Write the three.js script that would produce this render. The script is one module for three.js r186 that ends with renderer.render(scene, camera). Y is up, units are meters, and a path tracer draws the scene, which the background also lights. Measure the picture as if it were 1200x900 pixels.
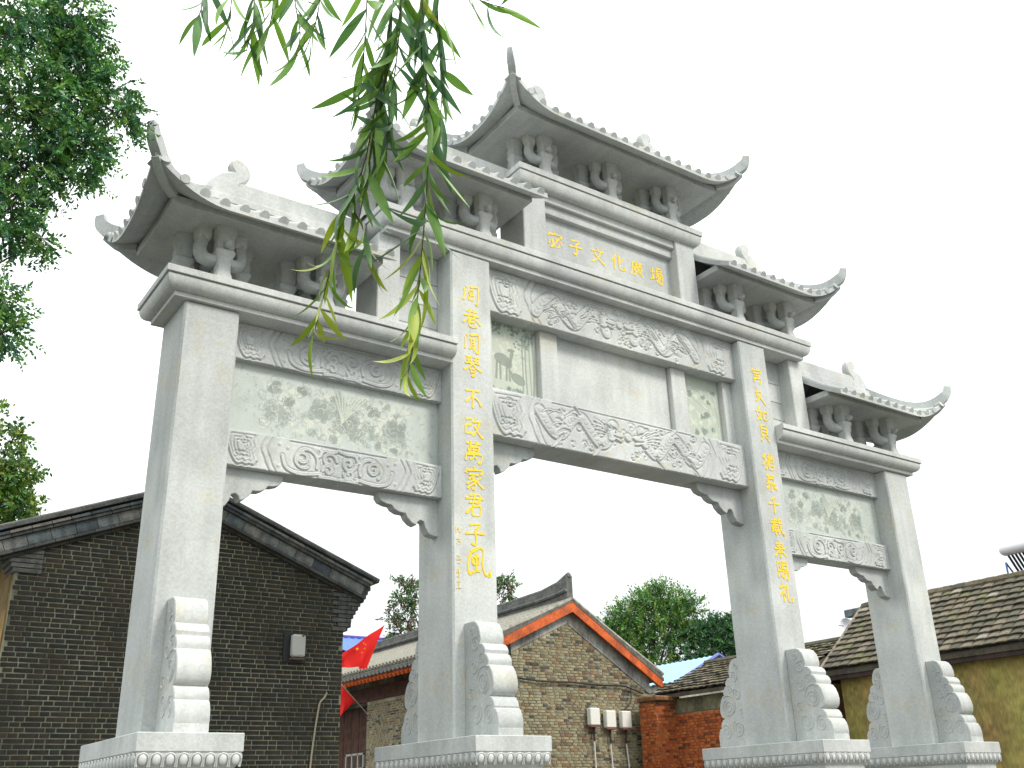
import * as THREE from 'three';
import { mergeGeometries, toCreasedNormals } from 'three/addons/utils/BufferGeometryUtils.js';
import { RoundedBoxGeometry } from 'three/addons/geometries/RoundedBoxGeometry.js';

// ------------------------------------------------------------ camera, sky, sun, exposure
const YP = 1.7;                                   // height of the plinth tops above the ground
const scene = new THREE.Scene();
const camera = new THREE.PerspectiveCamera(42.117, 4 / 3, 0.1, 900);
const EYE = new THREE.Vector3(-8.9409, YP - 0.6509, 10.0867);
{
  const yaw = 0.6171, pitch = 0.3979;
  camera.position.copy(EYE);
  camera.lookAt(EYE.x + Math.sin(yaw) * Math.cos(pitch), EYE.y + Math.sin(pitch), EYE.z - Math.cos(yaw) * Math.cos(pitch));
  camera.rotateZ(-0.0319);
  camera.updateMatrixWorld(true);
}
{ // overcast sky: pale even cloud, a little brighter overhead
  const W = 128, H = 64, d = new Float32Array(W * H * 4);
  for (let j = 0; j < H; j++) for (let i = 0; i < W; i++) {
    const el = ((j + 0.5) / H - 0.5) * Math.PI, s = Math.sin(el), a = i / W * Math.PI * 2;
    let L = s > 0 ? 0.54 + 1.06 * s : 0.54 + 0.3 * s;
    L *= 1 + 0.035 * Math.sin(a * 2 + s * 5) * Math.cos(a * 3 - s * 7) + 0.02 * Math.sin(a * 7 + 9 * s);
    const k = (j * W + i) * 4;
    d[k] = L * 0.95; d[k + 1] = L * 0.99; d[k + 2] = L * 1.0; d[k + 3] = 1;
  }
  const t = new THREE.DataTexture(d, W, H, THREE.RGBAFormat, THREE.FloatType);
  t.mapping = THREE.EquirectangularReflectionMapping; t.magFilter = t.minFilter = THREE.LinearFilter; t.needsUpdate = true;
  scene.background = t; scene.environment = t;
}
const sun = new THREE.DirectionalLight(0xfff6ea, 1.5);
sun.position.set(10, 26, 20); sun.target.position.set(0, 4, 0);
sun.castShadow = true; sun.shadow.radius = 26; sun.shadow.mapSize.set(2048, 2048);
Object.assign(sun.shadow.camera, { left: -26, right: 26, top: 26, bottom: -26, near: 1, far: 90 });
scene.add(sun, sun.target);
const renderer = new THREE.WebGLRenderer({ antialias: true });
renderer.toneMapping = THREE.LinearToneMapping; renderer.toneMappingExposure = 1.72;
renderer.outputColorSpace = THREE.SRGBColorSpace; renderer.shadowMap.enabled = true;

// ------------------------------------------------------------ helpers
let seed = 7;
const R = () => { seed |= 0; seed = seed + 0x6D2B79F5 | 0; let t = Math.imul(seed ^ seed >>> 15, 1 | seed); t = t + Math.imul(t ^ t >>> 7, 61 | t) ^ t; return ((t ^ t >>> 14) >>> 0) / 4294967296; };
const rr = (a, b) => a + (b - a) * R();
const clamp = (x, a = 0, b = 1) => Math.min(b, Math.max(a, x));
const V = (x, y, z) => new THREE.Vector3(x, y, z);
const names = new Map();
const numbered = (n) => { const k = names.get(n) || 0; names.set(n, k + 1); return k ? n + '_' + String(k).padStart(3, '0') : n; };
function thing(name, label, category, group, pos = [0, 0, 0]) {
  const o = new THREE.Group(); o.name = numbered(name); o.position.set(...pos); scene.add(o);
  o.userData = { label, category }; if (group) o.userData.group = group; return o;
}
function tag(o, label, category, group) { o.userData = { label, category }; if (group) o.userData.group = group; return o; }
function mesh(name, g, m, parent = scene) {
  const o = new THREE.Mesh(g, m); o.name = parent === scene ? numbered(name) : name; o.castShadow = o.receiveShadow = true; parent.add(o); return o;
}
function struct(name, g, m) { const o = mesh(name, g, m); o.userData.kind = 'structure'; return o; }

function soup(tris, uv) { // flat list of points -> geometry
  const g = new THREE.BufferGeometry(); g.setAttribute('position', new THREE.Float32BufferAttribute(tris, 3)); g.computeVertexNormals(); return g;
}
function mapUV(g, s = 3) { // box mapping in metres / s
  if (g.index) g = g.toNonIndexed();
  const p = g.attributes.position, n = p.count, uv = new Float32Array(n * 2), a = V(0, 0, 0), b = V(0, 0, 0), c = V(0, 0, 0);
  for (let i = 0; i < n; i += 3) {
    a.fromBufferAttribute(p, i); b.fromBufferAttribute(p, i + 1); c.fromBufferAttribute(p, i + 2);
    const e = b.clone().sub(a).cross(c.clone().sub(a)), x = Math.abs(e.x), y = Math.abs(e.y), z = Math.abs(e.z);
    for (let k = 0; k < 3; k++) {
      const q = [a, b, c][k];
      let u, v; if (x >= y && x >= z) { u = q.z + 0.37; v = q.y; } else if (y >= z) { u = q.x; v = q.z + 0.71; } else { u = q.x; v = q.y; }
      uv[(i + k) * 2] = u / s; uv[(i + k) * 2 + 1] = v / s;
    }
  }
  g.setAttribute('uv', new THREE.BufferAttribute(uv, 2));
  if (!g.attributes.normal) g.computeVertexNormals();
  return g;
}
function only(g) { if (g.index) g = g.toNonIndexed(); const o = new THREE.BufferGeometry(); o.setAttribute('position', g.attributes.position); if (g.attributes.normal) o.setAttribute('normal', g.attributes.normal); else o.computeVertexNormals(); return o; }
const join = (list) => mergeGeometries(list.map(only));
const quad = (o, a, b, c, d) => { o.push(...a, ...b, ...c, ...a, ...c, ...d); };
// chamfered box between two corners
function cbox(x0, x1, y0, y1, z0, z1, c = 0.008) {
  const X = [x0, x1], Y = [y0, y1], Z = [z0, z1], o = [];
  c = Math.min(c, (x1 - x0) / 3, (y1 - y0) / 3, (z1 - z0) / 3);
  const P = (i, j, k, ax) => [X[i] + (ax === 0 ? 0 : (i ? -c : c)), Y[j] + (ax === 1 ? 0 : (j ? -c : c)), Z[k] + (ax === 2 ? 0 : (k ? -c : c))];
  const Q = (a, b, d, e, n) => { // orient by n
    const u = [b[0] - a[0], b[1] - a[1], b[2] - a[2]], v = [d[0] - a[0], d[1] - a[1], d[2] - a[2]];
    const cr = [u[1] * v[2] - u[2] * v[1], u[2] * v[0] - u[0] * v[2], u[0] * v[1] - u[1] * v[0]];
    const s = cr[0] * n[0] + cr[1] * n[1] + cr[2] * n[2];
    if (e) s > 0 ? quad(o, a, b, d, e) : quad(o, a, e, d, b); else s > 0 ? o.push(...a, ...b, ...d) : o.push(...a, ...d, ...b);
  };
  for (const i of [0, 1]) {
    const s = i ? 1 : -1;
    Q(P(i, 0, 0, 0), P(i, 1, 0, 0), P(i, 1, 1, 0), P(i, 0, 1, 0), [s, 0, 0]);
    Q(P(0, i, 0, 1), P(1, i, 0, 1), P(1, i, 1, 1), P(0, i, 1, 1), [0, s, 0]);
    Q(P(0, 0, i, 2), P(1, 0, i, 2), P(1, 1, i, 2), P(0, 1, i, 2), [0, 0, s]);
    for (const j of [0, 1]) {
      const t = j ? 1 : -1;
      Q(P(i, j, 0, 0), P(i, j, 1, 0), P(i, j, 1, 1), P(i, j, 0, 1), [s, t, 0]);
      Q(P(i, 0, j, 0), P(i, 1, j, 0), P(i, 1, j, 2), P(i, 0, j, 2), [s, 0, t]);
      Q(P(0, i, j, 1), P(1, i, j, 1), P(1, i, j, 2), P(0, i, j, 2), [0, s, t]);
      for (const k of [0, 1]) Q(P(i, j, k, 0), P(i, j, k, 1), P(i, j, k, 2), null, [s, t, k ? 1 : -1]);
    }
  }
  return soup(o);
}
// sweep of a section (list of [side, up]) along points; frames keep 'up' near a given direction
function sweep(pts, section, up = V(0, 1, 0), scaleAt = () => 1, caps = true) {
  const o = [], rings = [];
  for (let i = 0; i < pts.length; i++) {
    const t = pts[Math.min(i + 1, pts.length - 1)].clone().sub(pts[Math.max(i - 1, 0)]).normalize();
    const u = typeof up === 'function' ? up(i) : up, s = t.clone().cross(u).normalize(), n = s.clone().cross(t).normalize(), k = scaleAt(i / (pts.length - 1));
    rings.push(section.map(([a, b]) => pts[i].clone().addScaledVector(s, a * k).addScaledVector(n, b * k).toArray()));
  }
  const m = section.length;
  for (let i = 0; i < rings.length - 1; i++) for (let j = 0; j < m; j++) { const q = (j + 1) % m; quad(o, rings[i][j], rings[i + 1][j], rings[i + 1][q], rings[i][q]); }
  if (caps) for (const [r, f] of [[rings[0], 1], [rings[rings.length - 1], 0]]) for (let j = 1; j < m - 1; j++) f ? o.push(...r[0], ...r[j], ...r[j + 1]) : o.push(...r[0], ...r[j + 1], ...r[j]);
  return toCreasedNormals(soup(o), 0.7);
}
const ring = (r, n = 8, flat = 1) => Array.from({ length: n }, (_, i) => [Math.cos(-i / n * 6.2832) * r, Math.sin(-i / n * 6.2832) * r * flat]);
const rect = (w, h) => [[-w, -h], [-w, h], [w, h], [w, -h]];
const curve = (pts, n) => new THREE.CatmullRomCurve3(pts.map((p) => Array.isArray(p) ? V(...p) : p)).getPoints(n);
const tube = (pts, r, n = 12, k = 7, taper = 1) => sweep(curve(pts, n), ring(r, k), V(0.13, 0.97, 0.21), (t) => 1 + (taper - 1) * t);
// extrude a plan given in (a, b) to thickness d, small bevel
function plate(pts, d, bevel = 0.006, holes) {
  const s = new THREE.Shape(pts.map((p) => new THREE.Vector2(p[0], p[1])));
  if (holes) for (const h of holes) s.holes.push(new THREE.Path(h.map((p) => new THREE.Vector2(p[0], p[1]))));
  return new THREE.ExtrudeGeometry(s, { depth: d - 2 * bevel, bevelEnabled: bevel > 0, bevelThickness: bevel, bevelSize: bevel, bevelOffset: -bevel, bevelSegments: 1, curveSegments: 6 }).translate(0, 0, bevel);
}
// many alike pieces: the 300 nearest the camera as meshes of their own, the rest as one merged part
const tmpM = new THREE.Matrix4();
function pieces(parent, name, restName, list, mats, restMat, max = 300) {
  const d = (q) => V(0, 0, 0).setFromMatrixPosition(q.m).distanceTo(EYE);
  list.sort((a, b) => d(a) - d(b));
  const rest = [];
  list.forEach((q, i) => {
    if (i < max) { const o = mesh(name, q.g, mats[q.k], parent); q.m.decompose(o.position, o.quaternion, o.scale); }
    else {
      const g = q.g.clone().applyMatrix4(q.m), c = mats[q.k].color, n = g.attributes.position.count, col = new Float32Array(n * 3);
      for (let j = 0; j < n; j++) { col[j * 3] = c.r; col[j * 3 + 1] = c.g; col[j * 3 + 2] = c.b; }
      g.setAttribute('color', new THREE.BufferAttribute(col, 3)); rest.push(g);
    }
  });
  if (rest.length) { const o = mesh(restName, mergeGeometries(rest), restMat, parent); o.userData.kind = 'stuff'; }
}
const M4 = (x, y, z, ry = 0, rx = 0, rz = 0, s = 1) => new THREE.Matrix4().compose(V(x, y, z), new THREE.Quaternion().setFromEuler(new THREE.Euler(rx, ry, rz, 'YXZ')), V(s, s, s));

// ------------------------------------------------------------ textures and materials
const H2 = new Float32Array(65536); for (let i = 0; i < 65536; i++) H2[i] = R();
const lat = (x, y, p, q, o) => { const i = (x % p + p) % p, j = (y % q + q) % q; return H2[(i * 73 + j * 151 + o * 977 + i * j * 31) & 65535]; };
function pn(x, y, p, o = 0, q = p) { // periodic value noise, x in 0..p, y in 0..q
  const i = Math.floor(x), j = Math.floor(y), u = x - i, v = y - j, a = u * u * (3 - 2 * u), b = v * v * (3 - 2 * v);
  return (lat(i, j, p, q, o) * (1 - a) + lat(i + 1, j, p, q, o) * a) * (1 - b) + (lat(i, j + 1, p, q, o) * (1 - a) + lat(i + 1, j + 1, p, q, o) * a) * b;
}
function tex(size, fn, srgb = true) {
  const d = new Uint8Array(size * size * 4);
  for (let j = 0; j < size; j++) for (let i = 0; i < size; i++) {
    const c = fn(i / size, j / size), k = (j * size + i) * 4;
    d[k] = clamp(c[0], 0, 255); d[k + 1] = clamp(c[1], 0, 255); d[k + 2] = clamp(c[2], 0, 255); d[k + 3] = 255;
  }
  const t = new THREE.DataTexture(d, size, size); t.wrapS = t.wrapT = THREE.RepeatWrapping; t.magFilter = THREE.LinearFilter; t.minFilter = THREE.LinearMipmapLinearFilter; t.generateMipmaps = true;
  if (srgb) t.colorSpace = THREE.SRGBColorSpace; t.needsUpdate = true; return t;
}
const graniteTex = tex(1024, (u, v) => {
  const big = pn(u * 3, v * 3, 3, 1, 3) - 0.5, mid = pn(u * 11, v * 9, 11, 2, 9) - 0.5, st = pn(u * 40, v * 5, 40, 3, 5) - 0.5, fine = pn(u * 160, v * 160, 160, 4, 160) - 0.5, sp = R() - 0.5;
  const rust = clamp((pn(u * 6, v * 5, 6, 8, 5) * pn(u * 23, v * 21, 23, 9, 21) - 0.42) * 4);
  let L = 226 + 22 * big + 24 * mid + 14 * st + 18 * fine + 24 * sp;
  if (sp > 0.47) L -= 26;
  return [L + 2 * mid + 1, L - 5 * rust + 1, L - 14 * rust - 1 - 4 * big];
});
const graniteBump = tex(512, (u, v) => { const L = 128 + 70 * (pn(u * 200, v * 200, 200, 5, 200) - 0.5) + 80 * (pn(u * 40, v * 40, 40, 6, 40) - 0.5); return [L, L, L]; }, false);
const std = (o) => new THREE.MeshStandardMaterial({ roughness: 0.9, ...o });
const lin = (r, g, b) => new THREE.Color().setRGB(r, g, b);
const stone = [[0.59, 0.62, 0.62], [0.62, 0.65, 0.645], [0.54, 0.57, 0.57], [0.65, 0.675, 0.67]].map((c) => std({ color: lin(...c), map: graniteTex, bumpMap: graniteBump, bumpScale: 0.0025, roughness: 0.82 }));
const [stoneA, stoneB, stoneC, stoneD] = stone;
const gold = std({ color: lin(0.82, 0.57, 0.012), roughness: 0.5 });
const plasterTex = tex(512, (u, v) => {
  const L = 200 + 70 * (pn(u * 5, v * 5, 5, 1, 5) - 0.5) + 50 * (pn(u * 31, v * 17, 31, 2, 17) - 0.5) + 30 * (pn(u * 128, v * 128, 128, 4, 128) - 0.5) + 18 * (R() - 0.5), w = pn(u * 9, v * 4, 9, 7, 4);
  return [L, L * (0.97 + 0.05 * w), L * (0.9 + 0.12 * w)];
});
const roughTex = tex(512, (u, v) => { const L = 205 + 60 * (pn(u * 9, v * 9, 9, 1, 9) - 0.5) + 60 * (pn(u * 60, v * 60, 60, 2, 60) - 0.5) + 40 * (R() - 0.5); return [L, L, L]; });

// ------------------------------------------------------------ the ground
{
  const slabs = tex(512, (u, v) => { const L = 190 + 40 * (pn(u * 8, v * 8, 8, 1, 8) - 0.5) + 30 * (pn(u * 90, v * 90, 90, 2, 90) - 0.5) + 30 * (R() - 0.5); return [L, L, L * 0.97]; });
  const g = new THREE.PlaneGeometry(700, 700).rotateX(-Math.PI / 2); g.attributes.uv.array.forEach((x, i, a) => a[i] = x * 175);
  struct('ground', g, std({ color: lin(0.2, 0.2, 0.185), map: slabs }));
}

// ------------------------------------------------------------ the stone archway
const gate = thing('memorial_archway', 'tall pale granite archway with five upturned roofs and gold lettering on its pillars', 'archway');
const GP = (name, g, m = stoneA, parent = gate) => { const o = mesh(name, g, m, parent); if (parent === gate) o.position.y += YP; return o; };
const st = (g, s = 3) => mapUV(only(g), s);
const PIL = [[-6, 0.302, 0.389, 4.42, 0.468, 0.985], [-2.676, 0.3065, 0.404, 6.06, 0.479, 1.10], [2.676, 0.3065, 0.404, 6.06, 0.479, 1.10], [6, 0.302, 0.389, 4.42, 0.468, 0.985]];

// moulded ring of a cornice or plinth: profile [[out, y]...] round a rectangle; fl / fr switch the overhang of the ends
function mould(x0, x1, hz, prof, fl = 1, fr = 1) {
  const o = [], C = prof.map(([q, y]) => [[x0 - q * fl, y, hz + q], [x1 + q * fr, y, hz + q], [x1 + q * fr, y, -hz - q], [x0 - q * fl, y, -hz - q]]);
  for (let i = 0; i < C.length - 1; i++) for (let j = 0; j < 4; j++) { const k = (j + 1) % 4; quad(o, C[i][j], C[i][k], C[i + 1][k], C[i + 1][j]); }
  const b = C[0], t = C[C.length - 1]; quad(o, b[3], b[2], b[1], b[0]); quad(o, t[0], t[1], t[2], t[3]);
  return toCreasedNormals(soup(o), 0.5);
}
const cornProf = (y, k = 1) => {
  const p = [[0, 0], [0.004, 0.004], [0.004, 0.05], [0, 0.054], [0.014, 0.056]];
  for (let i = 1; i <= 8; i++) { const t = i / 8 * Math.PI / 2; p.push([0.014 + 0.105 * Math.sin(t), 0.056 + 0.135 * (1 - Math.cos(t))]); }
  p.push([0.1, 0.195], [0.1, 0.205], [0.136, 0.205], [0.14, 0.209], [0.14, 0.28], [0.134, 0.286]);
  return p.map(([q, h]) => [q * 0.98, y + h * k]);
};
// ---- plinths with petal bands
const petalG = (() => {
  const e = new THREE.SphereGeometry(1, 9, 6).scale(0.04, 0.05, 0.022);
  const arch = []; for (let i = 0; i <= 8; i++) { const a = Math.PI * i / 8; arch.push(V(Math.cos(a) * 0.052, Math.sin(a) * 0.058 - 0.004, 0.004)); }
  arch.unshift(V(0.05, -0.06, 0.0)); arch.push(V(-0.05, -0.06, 0.0));
  return st(join([e, sweep(arch, ring(0.0075, 5), V(0, 0, 1))]));
})();
PIL.forEach(([x, a, d, h, pa, pd], i) => {
  const pl = GP('plinth', st(mould(x - pa, x + pa, pd, [[-0.1, -YP], [-0.0, -YP + 0.002], [0, -YP + 0.2], [-0.03, -YP + 0.21], [-0.075, -YP + 0.36], [-0.08, -0.31], [-0.062, -0.295], [-0.05, -0.285], [-0.022, -0.245], [-0.012, -0.2], [-0.012, -0.162], [-0.004, -0.158], [0, -0.152], [0, -0.006], [-0.006, 0]])), stone[i % 2 ? 1 : 3]);
  const nx = 8, nz = Math.round(pd * 2 / 0.118);
  for (const s of [-1, 1]) {
    for (let k = 0; k < nx; k++) { const o = GP('petal', petalG, stoneD, pl); o.position.set(x + ((k + 0.5) / nx - 0.5) * 2 * pa * 0.985, -0.222, s * (pd - 0.014)); o.rotation.set(s > 0 ? 0.22 : -0.22, s > 0 ? 0 : Math.PI, 0, 'XYZ'); }
    for (let k = 0; k < nz; k++) { const o = GP('petal', petalG, stoneD, pl); o.position.set(x + s * (pa - 0.014), -0.222, ((k + 0.5) / nz - 0.5) * 2 * pd * 0.985); o.rotation.set(0.22, s * Math.PI / 2, 0, 'YXZ'); }
  }
});
// ---- pillars
const pillars = PIL.map(([x, a, d, h], i) => GP('pillar', st(cbox(x - a, x + a, -0.02, h, -d, d, 0.022)), [stoneA, stoneB, stoneA, stoneB][i]));
// ---- scalloped drum stones before and behind every pillar
const DR = [[0, 1.24], [0.2, 1.24], [0.26, 1.215], [0.31, 1.16], [0.338, 1.08], [0.342, 1.02], [0.325, 0.985], [0.375, 0.972], [0.415, 0.945], [0.44, 0.9], [0.43, 0.862], [0.462, 0.85], [0.492, 0.815], [0.505, 0.77], [0.492, 0.735], [0.53, 0.72], [0.572, 0.67], [0.6, 0.6], [0.612, 0.53], [0.6, 0.47], [0.572, 0.43], [0.525, 0.408], [0.57, 0.392], [0.605, 0.35], [0.618, 0.3], [0.61, 0.282], [0.645, 0.268], [0.675, 0.22], [0.69, 0.16], [0.692, 0.1], [0.682, 0.078], [0.686, 0.07], [0.686, 0], [0, 0]];
const drumRelief = (w, k) => {
  const L = [];
  const sp = (cz, cy, r0, turns, dir) => { const p = []; for (let i = 0; i <= 26; i++) { const t = i / 26, a = dir * t * turns * 6.283 + 1, r = r0 * (1 - 0.85 * t); p.push([w, cy + Math.sin(a) * r, (cz + Math.cos(a) * r) * k]); } return p; };
  for (const s of [1, -1]) for (const q of [sp(0.40, 0.56, 0.185, 1, 1), sp(0.40, 0.56, 0.13, 2.2, -1), sp(0.24, 0.98, 0.085, 1.6, 1), sp(0.2, 0.74, 0.09, 1.5, -1), sp(0.5, 0.22, 0.11, 1.8, 1), sp(0.24, 0.26, 0.13, 2, -1), sp(0.14, 0.45, 0.07, 1.4, 1), sp(0.36, 0.81, 0.06, 1.3, 1), sp(0.16, 1.13, 0.05, 1.2, -1)])
    L.push(sweep(q.map(([x, y, z]) => V(s * x, y, z)), [[-0.007, -0.006], [-0.004, 0.006], [0.004, 0.006], [0.007, -0.006]].map(([a, b]) => [a, b]), V(s, 0, 0), (t) => 1.25 - 0.6 * t));
  return L;
};
PIL.forEach(([x, a, d, h, pa, pd], i) => {
  const k = (pd - d - 0.055) / 0.69, w = 0.16;
  for (const s of [1, -1]) {
    const body = plate(DR.map(([z, y]) => [-z * k, y]), 2 * w, 0.008).rotateY(Math.PI / 2).translate(-w, 0, 0); // plan (-z, y)
    const g = join([toCreasedNormals(only(body), 0.6), ...drumRelief(w + 0.001, k)]);
    if (s < 0) g.rotateY(Math.PI);
    const o = GP('drum_stone', st(g.translate(x, 0, s * (d + 0.001))), stone[(i + (s > 0 ? 3 : 1)) % 4]);
  }
});
// ---- cornices
const sideC = [[-6.43, -2.984, 1, 0], [2.984, 6.43, 0, 1]].map(([x0, x1, fl, fr]) => GP('cornice', st(mould(x0, x1, 0.43, cornProf(4.42), fl, fr)), stoneD));
GP('cornice', st(mould(-3.93, 3.93, 0.418, cornProf(6.06, 1.12).map(([q, y]) => [q * 0.85, y]))), stoneD);
GP('cornice', st(mould(-1.71, 1.71, 0.305, cornProf(7.53, 1.22).filter((p, i) => i > 3).map(([q, y]) => [q * 0.85, y]))), stoneD);
const TOP = [4.42 + 0.286, 6.06 + 0.286 * 1.12, 7.53 + 0.286 * 1.22];

// ---- carved beams: a height field drawn as strokes, built as displaced geometry
function relief(w, h, z, draw, depth, step) {
  const nx = Math.round(w / step), ny = Math.round(h / step), S = 2, cv = document.createElement('canvas'); cv.width = nx * S; cv.height = ny * S;
  const c = cv.getContext('2d'); c.scale(S / step, S / step); c.lineCap = c.lineJoin = 'round'; draw(c, w, h);
  const im = c.getImageData(0, 0, nx * S, ny * S).data, f = new Float32Array((nx + 1) * (ny + 1));
  for (let j = 0; j <= ny; j++) for (let i = 0; i <= nx; i++) {
    let s = 0, n = 0; for (let b = -2; b <= 2; b++) for (let a = -2; a <= 2; a++) { const X = clamp(i * S + a, 0, nx * S - 1), Y = clamp(j * S + b, 0, ny * S - 1), wt = 3.2 - Math.hypot(a, b); s += im[(Y * nx * S + X) * 4] * wt; n += wt; }
    f[j * (nx + 1) + i] = s / n / 255;
  }
  const pos = [], idx = [];
  for (let j = 0; j <= ny; j++) for (let i = 0; i <= nx; i++) { const e = (i === 0 || j === 0 || i === nx || j === ny) ? -0.006 : 0; pos.push((i / nx - 0.5) * w, h - j / ny * h, z + (f[j * (nx + 1) + i] - 0.45) * depth + e); }
  for (let j = 0; j < ny; j++) for (let i = 0; i < nx; i++) { const a = j * (nx + 1) + i, b = a + 1, d = a + nx + 1, e = d + 1; idx.push(a, d, b, b, d, e); }
  const g = new THREE.BufferGeometry(); g.setAttribute('position', new THREE.Float32BufferAttribute(pos, 3)); g.setIndex(idx); g.computeVertexNormals(); return g;
}
const grey = (v) => `rgb(${v},${v},${v})`;
function stroke(c, pts, wdt, v, closed) { c.strokeStyle = grey(v); c.lineWidth = wdt; c.beginPath(); pts.forEach((p, i) => i ? c.lineTo(...p) : c.moveTo(...p)); if (closed) c.closePath(); c.stroke(); }
function smooth(c, pts, wdt, v) { c.strokeStyle = grey(v); c.lineWidth = wdt; c.beginPath(); c.moveTo(...pts[0]); for (let i = 1; i < pts.length - 1; i++) c.quadraticCurveTo(...pts[i], (pts[i][0] + pts[i + 1][0]) / 2, (pts[i][1] + pts[i + 1][1]) / 2); c.lineTo(...pts[pts.length - 1]); c.stroke(); }
function spiral(c, x, y, r, a0, turns, dir, wdt, v) { const p = []; for (let i = 0; i <= 30; i++) { const t = i / 30, a = a0 + dir * turns * 6.283 * t, q = r * (1 - 0.8 * t); p.push([x + Math.cos(a) * q, y + Math.sin(a) * q]); } smooth(c, p, wdt, v); }
function cloudEnd(c, x, h, k, s) { // ruyi cloud lappet at a beam end, s = +1 faces right
  const X = (q) => x + s * q * k, out = [[0.02, 0.06], [-0.02, 0.3], [0.02, 0.5], [0.1, 0.78], [0.2, 0.95], [0.28, 0.985], [0.36, 0.9], [0.42, 0.99], [0.52, 0.9], [0.6, 0.98], [0.66, 0.82], [0.58, 0.6], [0.66, 0.42], [0.6, 0.2], [0.66, 0.02]];
  c.fillStyle = grey(205); c.beginPath(); out.forEach(([a, b], i) => i ? c.lineTo(X(a + 0.06), b * h) : c.moveTo(X(a + 0.06), b * h)); c.closePath(); c.fill();
  smooth(c, out.slice(1, 11).map(([a, b]) => [X(a + 0.06), b * h]), 0.016, 25);
  // nested cloud lines and curls
  for (const [q, v] of [[0.8, 110], [0.62, 235], [0.56, 105], [0.4, 240], [0.34, 110]]) { c.beginPath(); out.forEach(([a, b], i) => { const px = X(0.36 + (a + 0.06 - 0.36) * q), py = (0.42 + (b - 0.42) * q) * h; i ? c.lineTo(px, py) : c.moveTo(px, py); }); c.closePath(); if (v > 200) { c.fillStyle = grey(v); c.fill(); } else { c.strokeStyle = grey(v); c.lineWidth = 0.012; c.stroke(); } }
  spiral(c, X(0.42), 0.24 * h, 0.11 * k, 0.3, 1.5, s, 0.013, 80); spiral(c, X(0.27), 0.66 * h, 0.085 * k, 2, 1.2, -s, 0.012, 95); spiral(c, X(0.5), 0.7 * h, 0.075 * k, 4, 1.2, s, 0.012, 95);
  // stepped line of the cartouche side
  for (const q of [0.8, 0.94]) smooth(c, [[X(q + 0.14), 0], [X(q), 0.3 * h], [X(q - 0.02), 0.46 * h], [X(q + 0.06), 0.62 * h], [X(q + 0.1), 0.8 * h], [X(q + 0.2), h]], 0.016, q < 0.9 ? 30 : 40);
}
function scrollBeam(c, w, h) {
  c.fillStyle = grey(150); c.fillRect(0, 0, w, h);
  cloudEnd(c, 0.02, h, 0.52, 1); cloudEnd(c, w - 0.02, h, 0.52, -1);
  const a = 0.62, b = w - 0.62;
  stroke(c, [[a + 0.14, 0.05 * h + 0.012], [b - 0.14, 0.05 * h + 0.012]], 0.014, 30);
  const cy = h * 0.53, m = w / 2;
  for (const s of [-1, 1]) {
    const X = m + s * 0.42;
    const T = (wd, v) => {
      spiral(c, X, cy, 0.175, s > 0 ? 2.6 : 0.5, 0.8, s, wd, v); spiral(c, X + s * 0.02, cy, 0.11, 1, 1.3, -s, wd, v);
      smooth(c, [[X - s * 0.2, cy + 0.14], [X, cy + 0.185], [X + s * 0.22, cy + 0.15], [X + s * 0.26, cy]], wd, v);
      spiral(c, m + s * 0.12, cy - 0.03, 0.095, 0, 1.2, s, wd, v); spiral(c, m + s * 0.13, cy + 0.09, 0.07, 3, 1.1, -s, wd, v);
      smooth(c, [[m + s * 0.02, cy + 0.18], [m + s * 0.12, cy + 0.165], [m + s * 0.23, cy + 0.185]], wd, v);
      smooth(c, [[m, cy - 0.16], [m + s * 0.08, cy - 0.13], [m + s * 0.2, cy - 0.15], [m + s * 0.24, cy - 0.06]], wd, v);
    };
    T(0.062, 40); T(0.042, 225); T(0.01, 170);
    c.fillStyle = grey(215); for (const [p, q] of [[0.2, -0.1], [-0.17, -0.14], [0.3, 0.12], [0.3, -0.13]]) { c.beginPath(); c.arc(X + s * p, cy + q, 0.018, 0, 7); c.fill(); }
  }
}
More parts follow.
